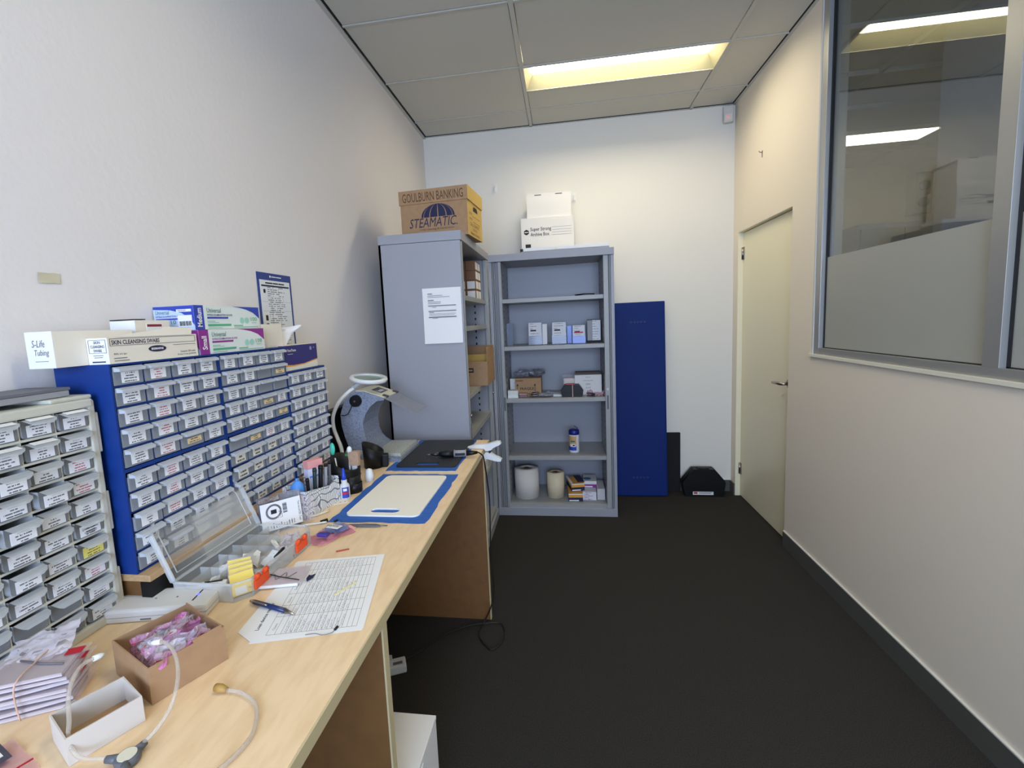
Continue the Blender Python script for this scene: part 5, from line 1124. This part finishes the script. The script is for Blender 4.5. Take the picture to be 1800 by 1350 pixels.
lid = Matrix.Translation((x0-0.006, 0, hh-0.002)) @ Matrix.Rotation(R_(-22), 4, 'Y')   # lid plane local: y along hinge, z up
lr = [(y0, 0.0), (y1, 0.0), (y1, 0.115), (y1-0.03, 0.16), (y1-0.11, 0.168), (y1-0.115, 0.160), (y0+0.115, 0.160), (y0+0.11, 0.168), (y0+0.03, 0.16), (y0, 0.115)]
LF = lid @ frame((0, 0, 0), (0, 1, 0), (0, 0, 1))
P(B().prism(lr, LF, 0.0014), 'lid', TRANSP, t)
lb = B(); n = len(lr)
for i in range(n):
    p, q = Vector((lr[i][0], lr[i][1], 0)), Vector((lr[(i+1) % n][0], lr[(i+1) % n][1], 0)); d = q-p
    lb.box(0, d.length, -0.0025, 0.0025, 0, 0.012, M=LF @ frame(p, d, Vector((-d.y, d.x, 0))))
P(lb, 'lid_rim', TRANSR, t)
li = [(y*0.86, z*0.84+0.012) for y, z in lr]
lb = B()
for i in range(n):
    p, q = Vector((li[i][0], li[i][1], 0.0015)), Vector((li[(i+1) % n][0], li[(i+1) % n][1], 0.0015)); d = q-p
    lb.box(0, d.length, -0.001, 0.001, 0, 0.002, M=LF @ frame(p, d, Vector((-d.y, d.x, 0))))
P(lb, 'lid_panel_edge', TRANSR, t)
# organiser contents
zc = D+0.003
yl = ['yellow card packet at the front end of the clear organiser, nearest the orange latch', 'yellow card packet second from the orange latch in the clear organiser', 'yellow card packet third from the orange latch in the clear organiser', 'yellow card packet farthest from the orange latch in the clear organiser']
for k in range(4):
    t = T('card_packet', yl[k], 'packet', (0.356-0.017*k, -3.034+0.017*k, zc), R_(-42-6*k), group='yellow packets in the organiser')
    tl = Matrix.Rotation(R_(-38+4*k), 4, 'Y')
    P(B().box(-0.0015, 0.0015, -0.026, 0.024, 0, 0.050, M=tl), 'card', YELLOWC, t); P(B().box(-0.0024, -0.002, -0.028, 0.026, 0, 0.053, M=tl), 'film_sleeve', CLEARB, t)
    P(B().box(0.0016, 0.0019, -0.020, 0.004, 0.002, 0.018, M=tl), 'white_slip', PAPER, t)
t = T('hearing_tool', 'white slim tool with black slot lying in the front of the organiser', 'tool', (0.285, -3.045, zc+0.02), R_(20))
P(B().box(-0.03, 0.03, -0.007, 0.007, 0, 0.012, bev=0.005), 'tool_body', WPLAST, t); P(B().box(-0.018, 0.02, -0.003, 0.003, 0.0121, 0.0128), 'black_slot', INK, t)
for k, (x, y, a, w__, l__, m, lb) in enumerate(((0.285, -2.915, 25, 0.04, 0.055, PAPER, 'white folded slip in the middle of the clear organiser'), (0.335, -2.90, -20, 0.035, 0.05, WPLAST, 'white plastic clip near the latches inside the organiser'), (0.255, -2.965, 40, 0.03, 0.045, PAPER, 'white tissue scrap near the hinge inside the organiser'), (0.30, -2.83, 55, 0.012, 0.06, CREAM, 'cream stick in the far half of the organiser'), (0.265, -3.02, 10, 0.025, 0.03, PALEG, 'pale green tab in the front corner of the organiser'))):
    S(B().grid(6, 6, lambda u, v: Vector(((u-0.5)*w__, (v-0.5)*l__, 0.004+0.02*abs(noise.noise(Vector((u*2+k, v*2, k))))+0.016*v)), smooth=False), 'paper_slip', m, lb, 'slip', (x, y, zc), R_(a))
for k, (x, y, a) in enumerate(((0.345, -2.86, 35), (0.325, -2.79, 35))):
    bag('zip_bag', 0.045, 0.07, 0.03, 40+k, CLEARB, ('clear zip bag in the organiser beside the far latch', 'clear zip bag in the far corner of the organiser')[k], (x, y, zc+0.006), (0.2, 0, R_(a)), 10, group='bags in the organiser')
for k, (x, y, a, L) in enumerate(((0.36, -2.905, 38, 0.05), (0.37, -2.815, 30, 0.05), (0.215, -2.93, -2, 0.06))):
    S(B().box(-L/2, L/2, -0.003, 0.003, 0, 0.005, bev=0.001), 'black_stick', BLACKP, ('short black stick along the latch side of the organiser', 'black stick near the far latch of the organiser', 'black strip along the hinge of the organiser')[k], 'stick', (x if k < 2 else 0.222, y, zc+(0.03 if k < 2 else 0.006)), R_(90+a-30 if k < 2 else 90))

# ------------------------------------------------------------------ paper register, pen, blister pack
t = T('register_sheet', 'white handwritten register sheets with a folded corner on the bench', 'paper', (0.470, -3.190, D+0.0004), R_(14.5))
PWd, PL = 0.222, 0.312
def page(pts, z, nm, m=PAPER): return P(B().prism(pts, Matrix.Translation((0, 0, z)), 0.0003), nm, m, t)
page([(0.005, -0.004), (PWd-0.004, 0.002), (PWd, PL-0.004), (0.0, PL)], 0.0, 'under_sheet')
page([(-0.030, 0.035), (0.008, 0.0), (PWd-0.002, 0.006), (PWd+0.004, PL), (0.004, PL+0.004)], 0.0008, 'top_sheet')
PZ = 0.0013
VERT = ((0, 1, 0), (-1, 0, 0))
text('Loan device register', 0.095, 0.010, INK, t, (0.012, 0.035, PZ), VERT, bold=0.015)
gr = B()
xs = [0.030, 0.046]+[0.058+0.0098*k for k in range(16)]
for x in xs: gr.box(x-0.0003, x+0.0003, 0.016, 0.300, PZ-0.0003, PZ)
for y in (0.016, 0.075, 0.115, 0.16, 0.215, 0.262, 0.300): gr.box(0.030, xs[-1], y-0.0003, y+0.0003, PZ-0.0003, PZ)
P(gr, 'table_rules', INKG, t).__setitem__('kind', 'stuff')
for s, y in (('Client', 0.03), ('Date', 0.085), ('Device', 0.125), ('Serial', 0.175), ('Signed', 0.23)): text(s, 0.022, 0.005, INKG, t, (0.042, y, PZ), VERT)
rd = random.Random(11); hw = B()
for k in range(12):                                        # rows of pen strokes
    xb = 0.0625+0.0098*k
    for y0_, y1_ in ((0.018, 0.072), (0.078, 0.112), (0.118, 0.156), (0.163, 0.21), (0.219, 0.258), (0.266, 0.295)):
        y = y0_; yend = y0_+(y1_-y0_)*rd.uniform(0.5, 1.0); pts = []
        while y < yend:
            pts.append((xb+rd.uniform(-0.0002, 0.0062)*(0.5 if rd.random() < 0.5 else 1.0), y)); y += rd.uniform(0.0009, 0.0022)
        for (ax_, ay_), (bx_, by_) in zip(pts, pts[1:]):
            dx, dy = bx_-ax_, by_-ay_; L = math.hypot(dx, dy) or 1; nx, ny = -dy/L*0.00022, dx/L*0.00022
            hw.poly([(ax_+nx, ay_+ny, PZ+0.0002), (ax_-nx, ay_-ny, PZ+0.0002), (bx_-nx, by_-ny, PZ+0.0002), (bx_+nx, by_+ny, PZ+0.0002)])
P(hw, 'handwriting', mat('pen_ink', (72, 72, 92), 0.7), t).__setitem__('kind', 'stuff')
t = T('ballpoint_pen', 'dark blue ballpoint pen lying across the register sheet', 'pen', (0.397, -3.068, D+0.0065), R_(-15.5))
nv = mat('pen_navy', (24, 44, 92), 0.3)
P(B().tube([(0.006, 0, 0), (0.05, 0, 0), (0.098, 0, 0)], [0.0050, 0.0052, 0.0050], 14), 'barrel', nv, t); P(B().tube([(0.098, 0, 0), (0.113, 0, -0.001), (0.124, 0, -0.002)], [0.0050, 0.0030, 0.0012], 12), 'tip', STEEL, t)
P(B().tube([(-0.006, 0, 0), (0.0, 0, 0), (0.006, 0, 0)], [0.0030, 0.0042, 0.0048], 12), 'plunger', STEEL, t); P(B().tube([(0.002, -0.004, 0.004), (0.010, -0.0065, 0.0065), (0.045, -0.0055, 0.0055), (0.05, -0.004, 0.004)], 0.0016, 8), 'clip', STEEL, t)
t = T('blister_pack', 'clear packet with a white card and red tab lying on the register sheet', 'packet', (0.405, -2.975, D+0.003), R_(14))
P(B().box(-0.055, 0.05, -0.035, 0.038, 0, 0.008, bev=0.002), 'white_card', PAPER, t); P(B().box(-0.058, 0.062, -0.038, 0.041, 0.0085, 0.0100, bev=0.0005), 'film', CLEARB, t)
P(B().box(-0.050, -0.036, -0.015, 0.012, 0.0102, 0.0106), 'red_tab', RED, t); P(B().box(-0.036, -0.026, 0.005, 0.028, 0.0102, 0.0106), 'white_tab', WPLAST, t)
P(B().tube([(-0.045, 0.02, 0.0115), (0.0, -0.006, 0.012), (0.052, -0.028, 0.0115)], 0.0012, 6), 'dark_wire', INK, t)
P(B().tube([(-0.03, -0.012, 0.0112), (-0.015, 0.008, 0.0112), (-0.005, -0.016, 0.0112), (0.01, 0.014, 0.0112), (0.018, -0.012, 0.0112), (0.035, 0.010, 0.0112)], 0.0008, 5, smooth_path=4), 'pencil_scrawl', INKG, t)
P(B().prism([(0.066, -0.02), (0.076, -0.006), (0.078, 0.01), (0.07, 0.004), (0.064, 0.008), (0.062, -0.008)], Matrix.Translation((0, 0, 0.001)), 0.002), 'blue_tab', NAVY, t)
S(B().box(0, 0.062, -0.0025, 0.0025, 0, 0.0012), 'yellow_strip', mat('pale_yellow_strip', (236, 226, 170), 0.6), 'pale yellow strip lying across the empty grid of the register sheet', 'strip', (0.566, -3.025, D+0.0022), R_(62))
t = T('receiver_wire', 'thin hearing aid wire with a dark bead on the register sheet', 'wire', (0.575, -3.16, D+0.003))
P(B().tube([(0, 0, 0), (0.018, 0.005, 0), (0.034, 0.002, 0), (0.05, 0.010, 0), (0.052, 0.020, 0)], 0.0007, 5, smooth_path=4), 'thin_wire', INKG, t); P(B().cyl((0.052, 0.019, 0), (0.053, 0.029, 0), 0.0026, n=10), 'bead', INK, t)
S(B().box(0, 0.034, -0.0015, 0.0015, 0, 0.003), 'red_stick', mat('red_wire', (170, 70, 50), 0.5), 'short reddish brown stick on bare wood above the register sheet', 'stick', (0.472, -2.828, D+0.0004), R_(28))
t = T('tweezers', 'dark grey tweezers lying along the edge of the blue tape', 'tweezers', (0.436, -2.672, D+0.0005), R_(4))
tw = B(); tw.tube([(0, 0, 0.004), (0.035, 0.001, 0.004), (0.07, 0.004, 0.0035), (0.118, 0.0005, 0.0025)], [0.004, 0.004, 0.003, 0.0008], 8, smooth_path=4); P(tw, 'arm', GREYPL, t)
tw = B(); tw.tube([(0.0, -0.002, 0.004), (0.04, -0.004, 0.004), (0.08, -0.006, 0.0035), (0.118, -0.002, 0.0025)], [0.004, 0.0035, 0.003, 0.0008], 8, smooth_path=4); P(tw, 'arm', GREYPL, t)
# pink / blue zip bag
t = T('zip_bag', 'pink and blue zip bag with a dark blue plug inside, right of the latches', 'bag', (0.405, -2.735, D+0.001), R_(-30))
P(B().grid(12, 10, crumple(0.085, 0.12, 0.014, 50)), 'bag_film', clear('pink_clear_film', (232, 150, 176), 0.5, 0.15), t)
P(B().grid(10, 10, lambda u, v: Vector((-0.04+u*0.07, 0.0+v*0.06, 0.012+0.008*noise.noise(Vector((u*4, v*4, 2)))))), 'blue_film', BLUEB, t)
P(B().box(-0.022, 0.02, 0.012, 0.035, 0.0165, 0.0175), 'white_label', PAPER, t, rot=(0, 0, 0.3)); text('CLAVITE', 0.034, 0.010, INK, t, (-0.026, 0.014, 0.0182), ((0.955, 0.295, 0), (-0.295, 0.955, 0)), bold=0.02)
P(B().box(-0.018, 0.014, -0.038, -0.020, 0.012, 0.022, bev=0.004), 'blue_plug', mat('plug_navy', (64, 56, 140), 0.4), t, rot=(0, 0, 0.5))
P(B().box(0.015, 0.045, 0.05, 0.06, 0.012, 0.014), 'pink_zip', PINKX, t)
# small bits near the tape
t = T('sticker_sheet', 'small sheet of printed cream stickers in front of the glue bottle', 'sticker sheet', (0.308, -2.470, D+0.0006), R_(-62))
P(B().box(-0.035, 0.035, -0.026, 0.026, 0, 0.0006), 'backing', CREAM, t)
for i in range(2):
    for j in range(3): P(B().box(-0.031+0.033*i, -0.002+0.033*i, -0.022+0.0155*j, -0.0095+0.0155*j, 0.0006, 0.0009), 'sticker', print_mat('sticker_print', (246, 232, 208), (150, 110, 96), 1, freq=16, center=True), t)
for k, (pts, r, m, lb) in enumerate((([(0.255, -2.63, 0.004), (0.295, -2.60, 0.004), (0.315, -2.565, 0.004)], 0.0035, IVORY, 'ivory tube bit lying below the leaf print tidy'), ([(0.335, -2.655, 0.004), (0.35, -2.64, 0.005)], 0.006, BLACKP, 'black plug near the corner of the blue tape'), ([(0.29, -2.68, 0.005), (0.325, -2.665, 0.004), (0.352, -2.65, 0.003)], 0.003, WPLAST, 'white tube bit beside the black plug'), ([(0.245, -2.655, 0.004), (0.262, -2.668, 0.006)], 0.006, WPLAST, 'white ear tip at the foot of the foil bag'), ([(0.225, -2.70, 0.003), (0.275, -2.665, 0.004)], 0.003, GREYPL, 'grey pin at the foot of the foil bag'), ([(0.375, -2.645, 0.003), (0.380, -2.635, 0.003)], 0.003, BLACKP, 'tiny black bead touching the blue tape'))):
    S(B().tube([(x, y, D+z+0.001) for x, y, z in pts], r, 8, smooth_path=3), 'tube_bit', m, lb, 'small part')

# ------------------------------------------------------------------ router, cardboard boxes, bundle, tubes
t = T('router', 'white flat router with a blue light lying behind the brown box', 'router', (0.215, -3.098, D+0.0005), R_(12))
P(B().box(-0.105, 0.105, -0.045, 0.04, 0, 0.028, bev=0.006), 'router_body', mat('router_white', (222, 220, 214), 0.4), t); P(B().box(-0.1055, 0.1055, -0.0455, 0.0405, 0.0125, 0.0132), 'seam', mat('seam_grey', (150, 148, 144), 0.5), t)
P(B().box(0.066, 0.069, -0.025, 0.022, 0.0281, 0.0286), 'light_slot', INK, t); P(B().box(0.0655, 0.0695, -0.006, 0.002, 0.0286, 0.0290), 'blue_light', LEDB, t); lines(t, 'small_print', [(0, 0, 0.022, 0.003)], INKG, frame((-0.03, -0.0455, 0.005), *FR))
for x in (-0.02, 0.025): P(B().cyl((x, -0.005, 0.028), (x, -0.005, 0.0286), 0.0022, n=8), 'screw_hole', INKG, t)
KA = math.degrees(math.atan2(-0.058, 0.129))
def open_box(label, corner, ang, w, d, h, mo, mi, th=0.0022):
    t = T('cardboard_box', label, 'box', corner, R_(ang)); b = B()
    for x0, x1, y0, y1, z0, z1 in ((0, w, 0, th, 0, h), (0, w, d-th, d, 0, h), (0, th, th, d-th, 0, h), (w-th, w, th, d-th, 0, h)): b.box(x0, x1, y0, y1, z0, z1, 0)
    P(b, 'box_walls', mo, t); P(B().box(th, w-th, th, d-th, 0.0005, 0.003), 'box_floor', mi, t)
    return t
kb = open_box('brown cardboard box filled with pink zip bags on the bench', (0.285, -3.287, D+0.0005), KA, 0.1414, 0.123, 0.064, KRAFT, KRAFTD)
P(B().box(0.1392, 0.1414, 0.07, 0.118, 0.064, 0.070).box(0.002, 0.05, 0.1208, 0.123, 0.064, 0.068), 'torn_flap', KRAFT, kb)
KM = Matrix.Translation((0.285, -3.287, D+0.0005)) @ Matrix.Rotation(R_(KA), 4, 'Z')
rd = random.Random(5)
for k in range(9):
    m = (PINKB, CLEARB, PINKC, CLEARB, PINKB, PINKC, CLEARB, PINKC, PINKB)[k]
    lx, ly = 0.018+0.0125*k, 0.060; p = KM @ Vector((lx+0.006, ly, 0.008))
    adj = ('nearest the left wall of the brown box', 'second from the left in the brown box', 'third from the left in the brown box', 'fourth from the left in the brown box', 'in the middle of the brown box', 'just right of the middle of the brown box', 'third from the right in the brown box', 'second from the right in the brown box', 'against the right wall of the brown box')[k]
    nm = {'pink_bag_film': 'pink', 'clear_bag_film': 'clear', 'pale_pink_bag_film': 'pale pink'}[m.name]
    t = T('zip_bag', '%s zip bag standing %s' % (nm, adj), 'bag', p, R_(KA+90+rd.uniform(-7, 7)), group='zip bags in the brown box')
    sd = k*2.3; lean = 0.5
    f_ = lambda u, v: Vector(((u-0.5)*0.094+0.004*noise.noise(Vector((v*5, sd, 1))), 0.016*noise.noise(Vector((u*5+sd, v*5, sd)))+0.006*noise.noise(Vector((u*13, v*13, sd)))-v*0.024*lean, v*(0.060+0.010*math.sin(sd))+0.010*v*noise.noise(Vector((u*4, sd, v)))))
    P(B().grid(22, 14, f_, smooth=False), 'bag_film', m, t)
    if k % 2: P(B().tube([f_(u/10, 0.80)+Vector((0, 0.0012, 0.0)) for u in range(11)], 0.0009, 5), 'red_zip', RED, t)
    if k in (1, 3, 4, 6, 7): P(B().grid(8, 6, lambda u, v: f_(0.15+0.5*u, 0.35+0.5*v)+Vector((0, 0.0012, 0))), 'paper_slip', PAPER, t)
    if k in (2, 5): P(B().grid(8, 6, lambda u, v: f_(0.3+0.4*u, 0.45+0.4*v)+Vector((0, 0.0012, 0))), 'foil_slip', SILVER, t)
WA = math.degrees(math.atan2(-0.035, 0.070))
wb = open_box('small open white cardboard tray in front of the brown box', (0.318, -3.420, D+0.0005), WA, 0.078, 0.092, 0.042, mat('tray_card', (208, 199, 186), 0.75), KRAFT)
P(B().prism([(0.0, 0.0), (0.030, 0.004), (0.026, 0.032), (0.004, 0.040)], frame((-0.001, 0.034, 0.002), (-0.25, -1, 0), (-0.12, 0, 1)), 0.001), 'torn_flap', mat('grey_card', (176, 170, 164), 0.8), wb)
# rubber-banded bundle of packets
BM = Matrix.Translation((0.215, -3.352, D+0.0005))
for k in range(7):
    lab = 'clear packet with white card in the banded bundle, %s of the stack' % ('lowest', 'second from bottom', 'third from bottom', 'middle', 'third from top', 'second from top', 'topmost')[k]
    t = T('card_packet', lab, 'packet', (0.213+0.003*(k % 2), -3.356+0.002*(k % 3), D+0.0005+0.0094*k), R_(28+4*math.sin(k*2)), group='banded bundle of packets')
    P(B().box(-0.052, 0.052, -0.034, 0.034, 0, 0.0064, bev=0.001), 'white_card', mat('bundle_card', (204, 194, 194), 0.6), t); P(B().grid(8, 7, lambda u, v: Vector(((u-0.5)*0.128, (v-0.5)*0.082, 0.0072+0.001*noise.noise(Vector((u*6, v*6, k)))))), 'film', CLEARB, t)
    if k >= 3: P(B().box(0.034, 0.058, -0.012+0.004*k, 0.006+0.004*k, 0.0083, 0.0088), 'red_tab', RED, t)
    if k in (4, 6): P(B().tube([(-0.03, 0.022, 0.009), (0.01, 0.0, 0.0095), (0.045, -0.012, 0.009)], 0.0014, 6), 'dark_pin', INKG, t)
bag('plastic_bag', 0.10, 0.07, 0.016, 90, CLEARB, 'loose clear film bag rising at the back of the banded bundle', (0.185, -3.322, D+0.070), (0.3, -0.2, 0.5), 16)
eb = B()
def q(x, y, z): return Matrix.Translation((0.213, -3.356, D)) @ Matrix.Rotation(R_(28), 4, 'Z') @ Vector((x, y, z))
eb.tube([q(-0.006, -0.0425, 0.003), q(-0.008, -0.0435, 0.035), q(-0.005, -0.042, 0.066), q(0.0, 0.0, 0.0695), q(0.006, 0.042, 0.066), q(0.006, 0.044, 0.03), q(0.006, 0.043, 0.003)], 0.0013, 6, smooth_path=4)
S(eb, 'elastic_band', ELAST, 'tan elastic band stretched around the bundle of packets', 'elastic band')
t = T('zip_bag', 'zip bag with dark print and red seal at the front left corner of the bench', 'bag', (0.290, -3.478, D+0.001), R_(-20))
P(B().grid(10, 10, crumple(0.10, 0.075, 0.008, 71)), 'bag_film', PINKC, t); P(B().box(-0.045, 0.0, -0.02, 0.022, 0.009, 0.0098), 'dark_card', mat('dark_card', (70, 68, 78), 0.5), t); P(B().box(-0.038, -0.012, -0.012, 0.016, 0.0098, 0.0103), 'white_print', PAPER, t); P(B().tube([(0.03, -0.034, 0.010), (0.034, 0.034, 0.010)], 0.0012, 6), 'red_seal', RED, t)
# listening tube with hub
t = T('listening_tube', 'clear two armed listening tube with a grey hub arching over the boxes', 'tube', (0.468, -3.440, D+0.002))
def rl(p): return (p[0]-0.468, p[1]+3.440, p[2]-D-0.002)
T1 = [(0.440, -3.446, 0.870), (0.405, -3.452, 0.874), (0.385, -3.448, 0.893), (0.370, -3.433, 0.910), (0.355, -3.419, 0.928), (0.351, -3.410, 0.945), (0.345, -3.394, 0.955), (0.344, -3.380, 0.958), (0.348, -3.371, 0.958)]
T2 = [(0.472, -3.418, 0.871), (0.487, -3.412, 0.885), (0.501, -3.403, 0.905), (0.509, -3.396, 0.925), (0.502, -3.379, 0.940), (0.483, -3.357, 0.950), (0.457, -3.337, 0.955), (0.434, -3.324, 0.955), (0.418, -3.318, 0.953)]
for pts, end in ((T1, (0.3515, -3.356, 0.955)), (T2, (0.399, -3.319, 0.950))):
    q_ = P(B().tube([rl(p) for p in pts], 0.0029, 10, smooth_path=6), 'tube_arm', TUBEC, t)
    P(B().tube([rl(pts[-1]), rl([a*0.4+b_*0.6 for a, b_ in zip(pts[-1], end)]), rl(end)], [0.0042, 0.0044, 0.0025], 12), 'ear_tip', WPLAST, q_)
P(B().lathe([(0.0, 0.0), (0.015, 0.0), (0.016, 0.003), (0.016, 0.009), (0.014, 0.011), (0.0, 0.011)], n=26), 'hub', GREYPL, t); P(B().cyl((0, 0, 0.0112), (0, 0, 0.0122), 0.0118, n=26), 'hub_disc', IVORY, t)
for dx, dy in ((-0.027, -0.006), (0.004, 0.024), (0.016, -0.022)): P(B().tube([(dx*0.4, dy*0.4, 0.006), (dx*1.05, dy*1.05, 0.007)], [0.0065, 0.0048], 10), 'hub_spout', GREYPL, t)
t = T('tube_length', 'loose clear tube with an amber rubber end curving on the bench', 'tube', (0.509, -3.308, D+0.001))
TP = [(0.516, -3.309), (0.530, -3.309), (0.551, -3.312), (0.583, -3.327), (0.604, -3.349), (0.619, -3.379), (0.621, -3.402), (0.616, -3.425), (0.608, -3.446), (0.598, -3.47)]
P(B().tube([(x-0.509, y+3.308, 0.0045) for x, y in TP], 0.0033, 10, smooth_path=5), 'clear_tube', TUBEC, t); P(B().tube([(-0.010, 0.001, 0.0065), (0.0, 0.0, 0.0065), (0.012, -0.001, 0.005)], [0.0062, 0.0070, 0.0044], 12), 'rubber_end', AMBER, t)

# ------------------------------------------------------------------ under the bench
t = T('carton', 'white carton on the floor under the bench beside the near panel leg', 'box', (0.53, -2.92, 0.001))
P(B().box(-0.18, 0.185, -0.115, 0.105, 0, 0.375, bev=0.002), 'carton_body', WCARD, t); P(B().box(-0.181, 0.186, -0.116, 0.106, 0.376, 0.388, bev=0.002), 'lid', WCARD, t); P(B().box(0.1855, 0.187, -0.05, -0.02, 0.33, 0.372), 'flap_tab', PAPER, t)
t = T('power_adaptor', 'white plug adaptor lying on the carpet behind the near panel leg', 'adaptor', (0.345, -2.19, 0.001), R_(25))
P(B().box(-0.05, 0.045, -0.03, 0.03, 0, 0.035, bev=0.006), 'adaptor_body', WPLAST, t); P(B().box(-0.06, -0.01, -0.02, 0.02, 0.036, 0.062, bev=0.004), 'plug_block', WPLAST, t); P(B().box(-0.03, 0.03, -0.015, 0.0, 0.0352, 0.037), 'socket_recess', INKG, t)
